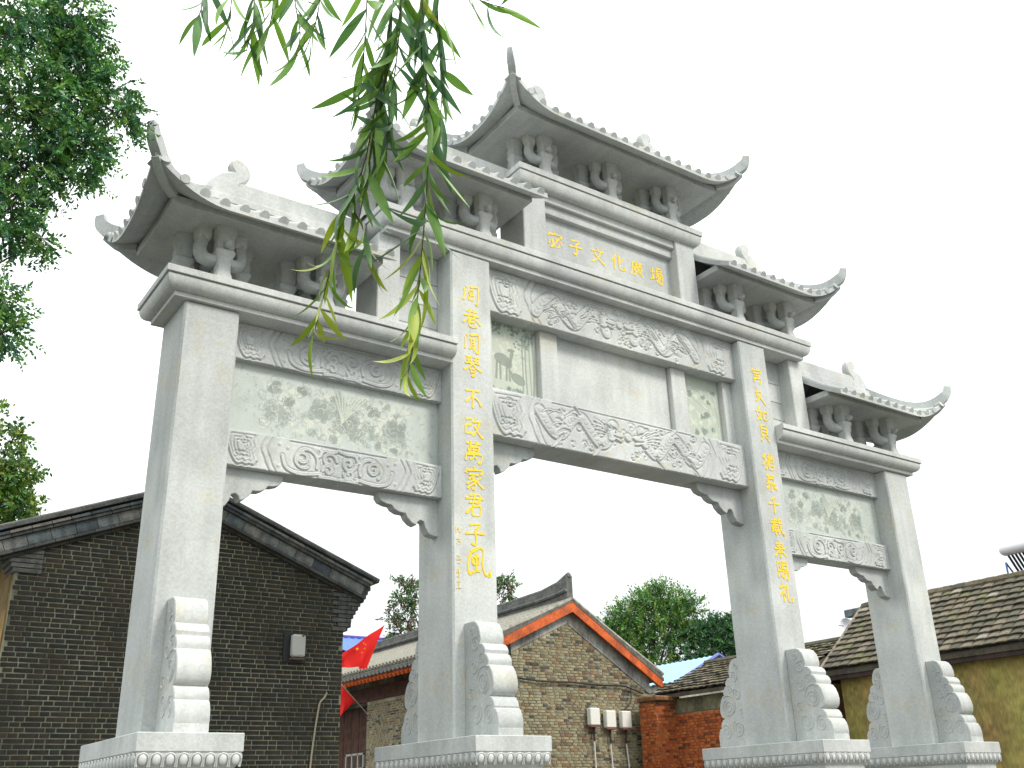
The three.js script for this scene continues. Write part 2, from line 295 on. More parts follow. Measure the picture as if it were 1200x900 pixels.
function dragonBeam(flip) {
  return (c, w, h) => {
    c.fillStyle = grey(150); c.fillRect(0, 0, w, h);
    cloudEnd(c, 0.02, h, 0.8, 1); cloudEnd(c, w - 0.02, h, 0.8, -1);
    stroke(c, [[1.05, 0.02 + 0.015], [w - 1.05, 0.02 + 0.015]], 0.014, 40);
    for (let i = 0; i < 70; i++) { const x = rr(0.98, w - 0.98), y = rr(0.08, h - 0.06), r = rr(0.03, 0.07); spiral(c, x, y, r + 0.01, rr(0, 6), rr(0.6, 1.3), R() < 0.5 ? 1 : -1, 0.034, 70); spiral(c, x, y, r, rr(0, 6), 0.9, 1, 0.02, 190); }
    for (const s of [-1, 1]) { // two dragons facing one another across a pearl
      const m = w / 2, P = [[-1.4, 0.72], [-1.15, 0.3], [-0.9, 0.28], [-0.72, 0.62], [-0.46, 0.84], [-0.22, 0.5], [0.02, 0.22], [0.26, 0.44], [0.36, 0.74]].map(([a, b]) => [m + s * (0.62 - a * -1 * 0 + (-a) * 0.72 - 0.1), (flip ? 1 - b : b) * h]);
      smooth(c, P, 0.2, 45); smooth(c, P, 0.165, 205); smooth(c, P, 0.09, 238);
      for (let i = 0; i < P.length - 1; i++) for (let k = 0; k < 4; k++) { const t = k / 4, x = P[i][0] + (P[i + 1][0] - P[i][0]) * t, y = P[i][1] + (P[i + 1][1] - P[i][1]) * t; c.strokeStyle = grey(150); c.lineWidth = 0.008; c.beginPath(); c.arc(x, y, 0.035, 0.4, 3.4); c.stroke(); }
      for (const i of [2, 4, 6]) { const [x, y] = P[i]; const up = i === 4 ? -1 : 1; for (let k = -1; k <= 1; k++) { smooth(c, [[x, y], [x + s * 0.1 + k * 0.03, y + up * 0.12], [x + s * (0.17 + k * 0.05), y + up * 0.2 + k * 0.02]], 0.045, 50); smooth(c, [[x, y], [x + s * 0.1 + k * 0.03, y + up * 0.12], [x + s * (0.17 + k * 0.05), y + up * 0.2 + k * 0.02]], 0.026, 225); } }
      const hx = m + s * 0.27, hy = h * 0.43, head = (g, e) => { c.fillStyle = grey(g); for (const [a, b, rx, ry, t] of [[0, 0, 0.1, 0.075, -0.3], [-0.1, 0.01, 0.085, 0.042, 0.15], [-0.085, 0.075, 0.075, 0.024, -0.35], [0.03, 0.07, 0.07, 0.05, 0.4]]) { c.beginPath(); c.ellipse(hx + s * a, hy + b, rx + e, ry + e, s * t, 0, 7); c.fill(); } };
      head(55, 0.018); head(235, 0);
      for (const p of [[[0.0, -0.06], [0.08, -0.13], [0.2, -0.15]], [[0.05, -0.04], [0.14, -0.08], [0.26, -0.08]]]) { smooth(c, p.map(([a, b]) => [hx + s * a, hy + b]), 0.036, 60); smooth(c, p.map(([a, b]) => [hx + s * a, hy + b]), 0.022, 230); }
      smooth(c, [[hx - s * 0.18, hy + 0.045], [hx - s * 0.08, hy + 0.05], [hx + s * 0.0, hy + 0.035]], 0.012, 70);
      for (let k = 0; k < 6; k++) { const p = [[hx + s * 0.08, hy - 0.08 + k * 0.03], [hx + s * 0.2, hy - 0.16 + k * 0.045], [hx + s * 0.34, hy - 0.2 + k * 0.06]]; smooth(c, p, 0.026, 60); smooth(c, p, 0.014, 225); }
      c.fillStyle = grey(80); for (const [a, b] of [[-0.03, -0.02]]) { c.beginPath(); c.arc(hx + s * a, hy + b, 0.012, 0, 7); c.fill(); }
      for (let k = 0; k < 5; k++) { const x = m + s * rr(0.9, 1.3), y = rr(0.2, 0.85) * h; smooth(c, [[x, y], [x + s * 0.08, y - 0.03], [x + s * 0.2, y + 0.05]], 0.03, 45); smooth(c, [[x, y], [x + s * 0.08, y - 0.03], [x + s * 0.2, y + 0.05]], 0.014, 220); }
    }
    c.fillStyle = grey(60); c.beginPath(); c.arc(w / 2, h * 0.45, 0.08, 0, 7); c.fill(); c.fillStyle = grey(235); c.beginPath(); c.arc(w / 2, h * 0.45, 0.06, 0, 7); c.fill();
  };
}
const scrollG = relief(2.716, 0.405, 0.162, scrollBeam, 0.036, 0.007), scrollG2 = relief(2.716, 0.44, 0.162, scrollBeam, 0.036, 0.007);
function beam(x0, x1, y0, y1, z, front, m) {
  const body = cbox(x0, x1, y0, y1, -z, z - 0.018, 0.006), f = front.clone().translate((x0 + x1) / 2, y0, 0);
  return GP('carved_beam', mergeGeometries([st(body), st(f)]), m);
}
for (const s of [-1, 1]) {
  const x0 = s < 0 ? -5.698 : 2.982, x1 = s < 0 ? -2.982 : 5.698;
  beam(x0, x1, 3.98, 4.42, 0.16, scrollG2, stoneA); beam(x0, x1, 2.745, 3.15, 0.16, scrollG, stoneB);
}
beam(-2.3695, 2.3695, 5.40, 6.06, 0.25, relief(4.739, 0.66, 0.252, dragonBeam(false), 0.044, 0.008), stoneB);
beam(-2.3695, 2.3695, 3.65, 4.31, 0.25, relief(4.739, 0.66, 0.252, dragonBeam(true), 0.044, 0.008), stoneD);

// ---- etched panels (flat pictures rubbed into the polished stone)
function picture(w, h, draw) {
  const cv = document.createElement('canvas'); cv.width = 1024; cv.height = Math.round(1024 * h / w); const c = cv.getContext('2d'); draw(c, cv.width, cv.height);
  c.lineCap = 'round';
  for (let i = 0; i < 420; i++) { const q = R(), x = R() * cv.width, y = R() * cv.height; c.strokeStyle = q < 0.5 ? 'rgba(140,147,140,0.3)' : 'rgba(206,207,196,0.3)'; c.lineWidth = rr(2, 9); c.beginPath(); c.moveTo(x, y); c.quadraticCurveTo(x + rr(-14, 14), y + rr(-14, 14), x + rr(-24, 24), y + rr(-24, 24)); c.stroke(); }
  const id = c.getImageData(0, 0, cv.width, cv.height), d = id.data; for (let i = 0; i < d.length; i += 4) { const n = (R() - 0.5) * 34; d[i] += n; d[i + 1] += n; d[i + 2] += n; } c.putImageData(id, 0, 0);
  const t = new THREE.CanvasTexture(cv); t.colorSpace = THREE.SRGBColorSpace; return t;
}
const blob = (c, x, y, r, col, n = 9, sq = 0.8) => { c.fillStyle = col; for (let i = 0; i < n; i++) { c.beginPath(); c.ellipse(x + rr(-r, r) * 0.6, y + rr(-r, r) * 0.6 * sq, r * rr(0.3, 0.62), r * rr(0.25, 0.5), rr(0, 3), 0, 7); c.fill(); } };
function flowerPicture(c, W, H) {
  c.fillStyle = 'rgb(194,198,192)'; c.fillRect(0, 0, W, H);
  for (let i = 0; i < 60; i++) blob(c, rr(0, W), rr(0, H), rr(20, 60), (() => { const q = rr(-12, 12); return `rgba(${190 + q},${194 + q},${188 + q},0.35)`; })(), 3);
  for (let i = 0; i < 90; i++) { const x = rr(0.16, 0.86), y = rr(0.2, 0.86); blob(c, x * W, y * H, rr(18, 42), 'rgba(212,212,198,0.5)', 3); }
  for (let i = 0; i < 46; i++) blob(c, rr(0.16, 0.86) * W, rr(0.16, 0.9) * H, rr(14, 34), `rgba(150,156,148,${rr(0.2, 0.45)})`, 6);
  const dk = () => { const q = rr(0, 24); return `rgba(${140 + q},${146 + q},${139 + q},0.6)`; };
  for (const [x, y, r] of [[0.2, 0.25, 42], [0.33, 0.24, 30], [0.22, 0.6, 60], [0.27, 0.44, 30], [0.42, 0.5, 70], [0.5, 0.36, 60], [0.55, 0.55, 70], [0.6, 0.72, 50], [0.68, 0.34, 34], [0.76, 0.62, 62], [0.8, 0.52, 50], [0.7, 0.82, 24], [0.78, 0.86, 26], [0.38, 0.82, 30], [0.48, 0.86, 28]]) blob(c, x * W, y * H, r, dk(), 10);
  c.lineWidth = 3; for (let i = 0; i < 320; i++) { c.strokeStyle = R() < 0.5 ? 'rgba(135,141,134,0.6)' : 'rgba(214,214,200,0.7)'; const x = rr(0.15, 0.86) * W, y = rr(0.15, 0.9) * H; c.beginPath(); c.arc(x, y, rr(5, 20), rr(0, 6), rr(0, 6)); c.stroke(); }
  c.strokeStyle = 'rgba(206,208,192,0.8)'; c.lineWidth = 6; for (let i = 0; i < 9; i++) { c.beginPath(); c.moveTo(0.52 * W, 0.6 * H); c.quadraticCurveTo((0.5 + i * 0.012) * W, 0.3 * H, (0.47 + i * 0.022) * W, 0.14 * H); c.stroke(); }
}
function deerPicture(c, W, H) {
  c.fillStyle = 'rgb(196,200,186)'; c.fillRect(0, 0, W, H);
  for (let i = 0; i < 50; i++) blob(c, rr(0.1, 0.75) * W, rr(0.15, 0.8) * H, rr(40, 110), 'rgba(214,214,196,0.5)', 3);
  const dk = (a = 0.6) => { const q = rr(0, 24); return `rgba(${120 + q},${129 + q},${121 + q},${a})`; };
  for (let i = 0; i < 26; i++) blob(c, rr(0, 1) * W, rr(0, 0.14) * H, rr(30, 80), dk(), 5);
  for (let i = 0; i < 22; i++) blob(c, rr(0.5, 0.85) * W, rr(0.1, 0.42) * H, rr(20, 50), dk(), 5);
  for (let i = 0; i < 40; i++) blob(c, rr(0, 1) * W, rr(0.86, 1) * H, rr(30, 80), dk(0.45), 5);
  for (const x of [0.04, 0.72, 0.79, 0.87, 0.93]) { c.strokeStyle = 'rgba(138,146,138,0.7)'; c.lineWidth = rr(0.02, 0.05) * W; c.beginPath(); c.moveTo(x * W, 0.1 * H); c.bezierCurveTo((x + rr(-0.05, 0.05)) * W, 0.35 * H, (x + rr(-0.05, 0.05)) * W, 0.6 * H, (x + rr(-0.03, 0.03)) * W, 0.94 * H); c.stroke(); }
  c.fillStyle = c.strokeStyle = 'rgba(140,146,136,0.85)'; c.lineCap = 'round';
  c.beginPath(); c.ellipse(0.28 * W, 0.5 * H, 0.19 * W, 0.08 * H, 0.25, 0, 7); c.fill(); c.beginPath(); c.ellipse(0.4 * W, 0.55 * H, 0.08 * W, 0.05 * H, -0.5, 0, 7); c.fill();
  c.lineWidth = 0.07 * W; c.beginPath(); c.moveTo(0.43 * W, 0.53 * H); c.lineTo(0.48 * W, 0.38 * H); c.stroke();
  c.beginPath(); c.ellipse(0.46 * W, 0.35 * H, 0.085 * W, 0.024 * H, -0.1, 0, 7); c.fill();
  c.lineWidth = 0.045 * W; for (const [x, dx] of [[0.15, -0.02], [0.22, 0.0], [0.36, -0.01], [0.41, 0.01]]) { c.beginPath(); c.moveTo(x * W, 0.54 * H); c.lineTo((x + dx) * W, 0.76 * H); c.stroke(); }
  c.beginPath(); c.ellipse(0.6 * W, 0.72 * H, 0.16 * W, 0.07 * H, 0.35, 0, 7); c.fill(); c.lineWidth = 0.05 * W; c.beginPath(); c.moveTo(0.5 * W, 0.7 * H); c.lineTo(0.44 * W, 0.64 * H); c.stroke();
  c.lineWidth = 5; for (let i = 0; i < 130; i++) { c.strokeStyle = R() < 0.5 ? 'rgba(110,120,112,0.5)' : 'rgba(222,222,206,0.55)'; const x = R() * W, y = R() * H; c.beginPath(); c.moveTo(x, y); c.lineTo(x + rr(-18, 18), y + rr(-30, 30)); c.stroke(); }
}
function cranePicture(c, W, H) {
  c.fillStyle = 'rgb(192,197,184)'; c.fillRect(0, 0, W, H);
  for (let i = 0; i < 60; i++) blob(c, rr(0.05, 0.9) * W, rr(0.05, 0.95) * H, rr(40, 110), 'rgba(212,213,196,0.5)', 3);
  const dk = (a = 0.6) => { const q = rr(0, 24); return `rgba(${124 + q},${135 + q},${126 + q},${a})`; };
  for (const [x, y, r] of [[0.2, 0.3, 90], [0.16, 0.26, 60], [0.55, 0.3, 80], [0.7, 0.36, 70], [0.85, 0.2, 70], [0.62, 0.55, 100], [0.5, 0.6, 80], [0.5, 0.8, 120], [0.3, 0.85, 90], [0.75, 0.76, 60]]) blob(c, x * W, y * H, r, dk(), 9);
  for (const [x, y, r] of [[0.36, 0.3, 70], [0.6, 0.44, 60], [0.42, 0.7, 60], [0.2, 0.72, 60], [0.78, 0.92, 90], [0.2, 0.5, 90]]) blob(c, x * W, y * H, r, 'rgba(216,217,200,0.75)', 8);
  c.lineWidth = 10; c.strokeStyle = 'rgba(120,128,120,0.8)'; for (const p of [[0.2, 0.3, 0.5, 0.46, 0.75, 0.5], [0.1, 0.22, 0.35, 0.16, 0.5, 0.26], [0.7, 0.1, 0.9, 0.3, 0.92, 0.7]]) { c.beginPath(); c.moveTo(p[0] * W, p[1] * H); c.quadraticCurveTo(p[2] * W, p[3] * H, p[4] * W, p[5] * H); c.stroke(); }
  c.lineWidth = 4; for (let i = 0; i < 130; i++) { c.strokeStyle = R() < 0.5 ? 'rgba(110,120,112,0.5)' : 'rgba(222,222,206,0.55)'; const x = R() * W, y = R() * H; c.beginPath(); c.moveTo(x, y); c.lineTo(x + rr(-22, 22), y + rr(-22, 22)); c.stroke(); }
}
function panel(x0, x1, y0, y1, z, map) {
  const o = GP('panel', st(cbox(x0, x1, y0, y1, -z, z, 0.004)), stoneC);
  if (map) { // polished picture slab let into the panel
    const g = new THREE.PlaneGeometry(x1 - x0 - 0.06, y1 - y0).translate((x0 + x1) / 2, (y0 + y1) / 2, z + 0.004);
    GP('etched_picture', g, std({ color: lin(0.84, 0.88, 0.88), map, roughness: 0.6 }), o);
  }
  return o;
}
const flowers = picture(2.7, 0.83, flowerPicture);
panel(-5.698, -2.982, 3.15, 3.98, 0.075, flowers); panel(2.982, 5.698, 3.15, 3.98, 0.075, flowers);
panel(-2.369, 2.369, 4.31, 5.40, 0.03);
{
  const q = (x0, x1, map) => GP('etched_picture', new THREE.PlaneGeometry(x1 - x0, 1.09).translate((x0 + x1) / 2, 4.855, 0.036), std({ color: lin(0.80, 0.84, 0.83), map, roughness: 0.6 }));
  q(-2.16, -1.40, picture(0.76, 1.09, deerPicture)); q(1.40, 2.16, picture(0.76, 1.09, cranePicture));
  GP('panel', st(cbox(-1.06, 1.06, 4.31, 5.40, 0.031, 0.05, 0.004)), stoneB);
  for (const [a, b] of [[-2.369, -2.18], [-1.38, -1.08], [1.08, 1.38], [2.18, 2.369]]) GP('small_post', st(cbox(a, b, 4.31, 5.40, -0.13, 0.13, 0.008)), stoneD);
}
// ---- scalloped corner brackets under the beams
function corbel(x, y, s, len, drop, t) {
  const P = [[0, 0], [len, 0], [len, -0.07], [len * 0.955, -0.115], [len * 0.86, -0.14], [len * 0.78, -0.145], [len * 0.74, -0.185], [len * 0.66, -0.215], [len * 0.55, -0.22], [len * 0.52, -0.27], [len * 0.44, -0.325], [len * 0.37, -0.345], [len * 0.345, -0.30], [len * 0.3, -0.275], [len * 0.24, -0.29], [len * 0.215, -0.36], [len * 0.16, -0.425], [len * 0.07, -0.45], [0, -0.45]].map(([a, b]) => [a, b * drop / 0.45]);
  const g = plate(P, 2 * t, 0.006).translate(0, 0, -t); if (s < 0) g.rotateY(Math.PI);
  GP('corner_bracket', st(toCreasedNormals(only(g), 0.5).translate(x, y, 0)), stoneC);
}
for (const [x, y, s, l, d] of [[-5.699, 2.745, 1, 0.74, 0.45], [-2.981, 2.745, -1, 0.8, 0.45], [2.981, 2.745, 1, 0.74, 0.45], [5.699, 2.745, -1, 0.8, 0.45], [-2.37, 3.65, 1, 0.86, 0.53], [2.37, 3.65, -1, 0.92, 0.53]]) corbel(x, y, s, l, d, 0.07);
// ---- posts and filling walls beside the central pillars, plaque storey
for (const s of [-1, 1]) {
  const sx = (a, b) => s < 0 ? [-b, -a] : [a, b];
  GP('short_post', st(cbox(...sx(3.67, 3.985), TOP[0], 6.06, -0.3, 0.3, 0.012)), stoneD);
  const hs = [TOP[0], 5.02, 5.33, 5.66, 6.06]; for (let i = 0; i < 4; i++) GP('filling_block', st(cbox(...sx(2.984, 3.672), hs[i] + 0.003, hs[i + 1] - 0.003, -0.1, 0.06, 0.006)), stone[(i + 1) % 4]);
  GP('short_post', st(cbox(...sx(1.30, 1.705), TOP[1], 7.62, -0.3, 0.3, 0.012)), stoneD);
}
GP('lintel', st(cbox(-1.301, 1.301, 7.47, 7.60, -0.26, 0.26, 0.008)), stoneB);
GP('lintel', st(cbox(-1.3, 1.3, 7.32, 7.472, -0.2, 0.2, 0.006)), stoneB);
const plaque = GP('name_plaque', st(cbox(-1.301, 1.301, TOP[1] - 0.01, 7.325, -0.12, 0.12, 0.004)), stoneA);

// ---- gilded characters: every brush stroke is a tapered ribbon
const CH = {
  lv: '24,16 28,26;18,30 15,60 8,88;46,20 84,14 84,70 80,98 70,90;42,36 60,34 58,47 42,49 42,36;38,60 62,57 60,78 40,80 38,60',
  xiang: '25,22 78,18;40,8 42,40;62,6 60,38;12,42 88,38;38,44 26,62 6,78;60,42 76,60 98,76;38,56 66,53 62,68 40,70;38,56 38,88 52,94 72,90 72,80',
  wen: '22,18 28,26;18,32 16,88;44,20 84,14 84,80 80,97 66,92;40,38 68,36;46,38 46,78;60,36 60,90;46,52 60,51;46,64 60,63;34,82 70,74',
  qin: '18,12 46,10;20,26 46,24;14,40 48,38;32,10 32,39;54,10 84,8;56,24 82,22;52,38 88,35;68,8 68,37;50,40 34,58 8,74;50,40 70,58 98,68;36,66 64,64;40,78 64,76 56,96 46,92',
  bu: '14,18 88,13;54,17 40,46 14,70;50,38 50,94;60,44 78,58 92,78',
  gai: '14,22 42,18 40,42 16,46;16,46 13,82 42,76;64,8 52,34;56,28 90,24;80,27 68,62 44,90;56,46 74,74 98,94',
  wan: '14,18 86,15;36,6 38,26;64,5 62,26;28,32 72,30 70,52 30,54 28,32;29,43 70,41;50,30 50,54;14,64 86,60 88,80 80,97 68,90;14,64 12,92;50,54 48,78 30,84;50,70 66,80',
  jia: '50,2 54,12;16,18 10,34;16,20 90,16 80,34;26,38 74,35;52,38 24,58;44,48 58,72 52,97 38,90;50,58 14,78;54,70 16,96;82,46 62,60;60,58 76,76 96,88',
  jun: '26,14 76,10 72,42;8,28 94,23;24,44 74,41;54,8 40,54 10,90;40,58 78,54 76,90 42,93 40,58',
  zi: '24,14 76,9 52,34;52,34 56,70 52,92 34,84;6,50 96,43',
  feng: '24,24 12,58 16,92 28,90;24,22 60,5 74,14 70,60 80,90 98,94 99,80;34,40 56,36 54,58 34,60 34,40;45,26 46,86;28,88 62,80',
  bao: '50,2 54,12;16,18 10,34;16,20 88,16 80,32;24,36 76,33;50,36 50,70;28,50 72,48;20,72 84,66 70,97;36,62 28,92',
  liang: '32,8 38,20;20,32 68,26 50,62 18,84;40,48 98,98;30,40 34,70',
  ru: '34,10 14,58 46,88;48,30 34,66 8,94;4,42 54,38;62,40 94,38 92,78 64,80 62,40',
  bei: '28,8 72,5 72,66;28,8 28,66;28,26 72,24;28,44 72,42;26,66 76,64;40,70 20,97;60,68 86,95',
  you: '36,8 10,34;18,18 38,56 34,88 20,92;34,46 8,74;54,6 60,18;84,4 76,16;46,24 96,20;54,36 90,33 88,88 54,90 54,36;64,24 62,56;78,23 80,54;55,72 88,70',
  mu: '16,14 84,10;36,4 36,22;64,3 62,22;28,28 72,26 70,48 30,50 28,28;12,58 90,54;46,50 12,88;56,54 97,86;50,62 50,96 40,92;34,72 26,84;66,70 78,82',
  qian: '70,6 30,22;8,46 94,40;52,16 52,98',
  zai: '14,20 62,16;38,6 38,30;6,34 94,28;18,46 56,44 56,66 18,68 18,46;18,57 56,55;8,78 64,74;37,36 37,98;70,4 76,60 97,95 98,80;90,40 60,92;82,8 90,18',
  zou: '50,2 52,14;20,24 80,20;26,36 74,33;8,50 94,45;50,14 44,54 6,92;54,50 97,88;34,68 68,65;50,58 50,96',
  yang: '14,14 16,94;14,14 36,12 30,34 40,50 20,58;50,10 86,8 84,40 52,42 50,10;51,25 85,23;42,54 96,50;58,54 38,86;60,64 90,62 84,97 72,92;74,64 50,94',
  li: '28,2 36,12;8,26 50,20 10,68;32,44 32,97;38,52 52,66;66,6 64,80 76,92 97,88 98,70',
  mi: '50,0 54,10;14,14 8,34;12,18 92,13 84,30;18,52 10,76;34,42 40,80 60,86 76,80 76,66;54,34 60,48;84,48 94,66;78,30 50,66 22,94',
  wen2: '48,4 56,18;6,28 96,23;72,28 52,66 10,96;28,38 60,74 98,96',
  hua: '38,4 6,50;26,30 26,97;88,20 52,56;58,6 58,80 72,90 95,86 96,66',
  guang: '50,2 56,10;16,16 92,13;20,16 16,60 4,96;36,26 84,24;50,18 50,36;70,17 70,36;34,40 82,38 80,64 36,66 34,40;58,38 58,65;35,52 81,51;48,70 28,94;66,70 90,92',
  chang: '8,34 42,30;24,8 24,74;4,80 46,68;54,8 86,6 84,32 56,34 54,8;55,20 85,19;46,44 98,40;62,44 42,72;58,56 92,53 88,92 72,95;72,56 50,92;82,56 64,96',
  s1: '20,10 20,80;60,10 62,70 90,60;40,30 46,44', s2: '20,30 80,24;50,10 30,90;50,50 80,60 60,92', s3: '30,10 70,16 30,40;20,60 80,50 70,92 40,96', s4: '50,0 20,50 80,44;50,20 56,98 30,92', s5: '20,20 78,14;50,0 50,90;16,92 86,84',
};
function strokeG(pts, w, z, thin) {
  const P = pts.map(([a, b]) => V(a, b, 0)), n = Math.max(10, pts.length * 5), c = P.length > 2 ? new THREE.CatmullRomCurve3(P, false, 'catmullrom', 0.35).getPoints(n) : Array.from({ length: 9 }, (_, i) => P[0].clone().lerp(P[1], i / 8));
  const o = [], L = [], Q = [];
  c.forEach((p, i) => {
    const t = i / (c.length - 1), d = c[Math.min(i + 1, c.length - 1)].clone().sub(c[Math.max(0, i - 1)]).normalize(), k = w * (0.62 + 0.5 * Math.exp(-t * t * 40) + 0.42 * Math.exp(-60 * (t - 0.86) * (t - 0.86)) - 0.18 * Math.sin(t * Math.PI)) * (t > 0.97 ? 0.5 : 1) * (t < 0.02 ? 0.55 : 1);
    L.push([p.x - d.y * k, p.y + d.x * k]); Q.push([p.x + d.y * k, p.y - d.x * k]);
  });
  for (let i = 0; i < L.length - 1; i++) {
    const a = L[i], b = L[i + 1], d = Q[i], e = Q[i + 1];
    quad(o, [...d, z], [...e, z], [...b, z], [...a, z]); quad(o, [...a, z], [...b, z], [...b, 0], [...a, 0]); quad(o, [...e, z], [...d, z], [...d, 0], [...e, 0]);
  }
  for (const i of [0, L.length - 1]) quad(o, [...L[i], z], [...Q[i], z], [...Q[i], 0], [...L[i], 0]);
  return soup(o);
}
const charCache = {};
function charG(k, size, wf) {
  const id = k + size + wf; if (charCache[id]) return charCache[id];
  const L = CH[k].split(';').map((s, i) => strokeG(s.split(' ').map((p) => { const [a, b] = p.split(',').map(Number); return [(a / 100 - 0.5) * size, (0.5 - b / 100) * size * 1.02]; }), size * wf, 0.005 + (i % 4) * 0.0006));
  return charCache[id] = join(L);
}
const put = (parent, k, x, y, z, size, wf = 0.046) => { const o = mesh('character', charG(k, size, wf), gold, parent); o.position.set(x, y, z); };
['lv', 'xiang', 'wen', 'qin', 'bu', 'gai', 'wan', 'jia', 'jun', 'zi', 'feng'].forEach((k, i) => put(pillars[1], k, -2.678 + (i === 10 ? 0.03 : 0), [5.483, 5.133, 4.791, 4.456, 4.012, 3.637, 3.315, 2.977, 2.647, 2.283, 1.968][i], 0.4042, i === 10 ? 0.35 : 0.30, 0.06));
['bao', 'liang', 'ru', 'bei', 'you', 'mu', 'qian', 'zai', 'zou', 'yang', 'li'].forEach((k, i) => put(pillars[2], k, 2.70, [5.507, 5.162, 4.858, 4.532, 4.071, 3.731, 3.381, 3.052, 2.707, 2.396, 2.06][i], 0.4042, 0.285, 0.064));
['s1', 's2', 's3', 's4', 's5'].forEach((k, i) => put(pillars[1], k, -2.908, [2.308, 2.178, 1.967, 1.81, 1.672][i], 0.4042, 0.1, 0.045));
['mi', 'zi', 'wen2', 'hua', 'guang', 'chang'].forEach((k, i) => put(plaque, k, [-1.015, -0.629, -0.209, 0.197, 0.579, 0.986][i], 6.955, 0.1202, 0.29, 0.062));

// ---- bracket sets between cornice and roof
const lathe4 = (L) => { const o = []; for (let i = 0; i < L.length - 1; i++) { const [a, y] = L[i], [b, Y] = L[i + 1]; const r = (q, h) => { const c = q * 0.78; return [[-c, h, q], [c, h, q], [q, h, c], [q, h, -c], [c, h, -q], [-c, h, -q], [-q, h, -c], [-q, h, c]]; }; const A = r(a, y), B = r(b, Y); for (let j = 0; j < 8; j++) quad(o, A[j], A[(j + 1) % 8], B[(j + 1) % 8], B[j]); if (i === L.length - 2) for (let j = 1; j < 7; j++) o.push(...B[0], ...B[j], ...B[j + 1]); } return st(toCreasedNormals(soup(o), 0.4)); };
const blockG = lathe4([[0.1, 0], [0.095, 0.06], [0.078, 0.12], [0.076, 0.22], [0.088, 0.29], [0.108, 0.335], [0.108, 0.37], [0.07, 0.372]]);
const capG = lathe4([[0.07, 0.365], [0.09, 0.39], [0.1, 0.44], [0.092, 0.52], [0.115, 0.60], [0.118, 0.67]]);
const oct = (w, h) => [[-w, -h * 0.5], [-w, h * 0.5], [-w * 0.6, h], [w * 0.6, h], [w, h * 0.5], [w, -h * 0.5], [w * 0.6, -h], [-w * 0.6, -h]];
const hookArm = st(sweep(curve([[0.02, 0.30, 0.40], [0.10, 0.27, 0.37], [0.19, 0.30, 0.33], [0.235, 0.40, 0.30], [0.22, 0.50, 0.29], [0.205, 0.66, 0.28]], 16), oct(0.064, 0.07), V(-0.3, 0, 1)));
const hookCap = lathe4([[0.06, 0.52], [0.07, 0.535], [0.088, 0.585], [0.088, 0.67]]);
const noseG = st(sweep(curve([[0, 0.44, 0.40], [0, 0.45, 0.49], [0, 0.41, 0.55], [0, 0.44, 0.60]], 10), oct(0.045, 0.05), V(1, 0, 0), (t) => 1 - 0.45 * t));
const crossG = st(join([cbox(-0.42, 0.42, 0.43, 0.53, -0.05, 0.06, 0.012), cbox(-0.05, 0.05, 0.45, 0.55, -0.4, 0.4, 0.012)]));
function bracketSet(x, y, kz = 1) {
  const b = new THREE.Group(); b.name = 'bracket_set'; b.position.set(x, y + YP, 0); b.scale.z = kz; gate.add(b);
  for (const [px, pz] of [[0, 0.41], [0, -0.41], [-0.33, 0.02], [0.33, 0.02]]) {
    const q = mesh('block', blockG, stoneD, b); q.position.set(px, 0, pz);
    const c = mesh('arm', capG, stoneA, b); c.position.set(px * 1.0, 0, pz);
  }
  for (const [sx, sz] of [[1, 1], [-1, 1], [1, -1], [-1, -1]]) { const a = mesh('arm', hookArm, stoneA, b); a.scale.set(sx, 1, sz); const h = mesh('block', hookCap, stoneD, b); h.position.set(sx * 0.205, 0, sz * 0.28); }
  for (const sz of [1, -1]) { const n = mesh('arm', noseG, stoneA, b); if (sz < 0) n.rotation.y = Math.PI; }
  mesh('cross_beam', crossG, stoneC, b);
}
for (const s of [-1, 1]) { for (const x of [5.95, 4.72]) bracketSet(s * x, TOP[0]); for (const x of [3.66, 2.46]) bracketSet(s * x, TOP[1], 0.95); }
for (const x of [-1.27, 0, 1.27]) bracketSet(x, TOP[2], 0.74);

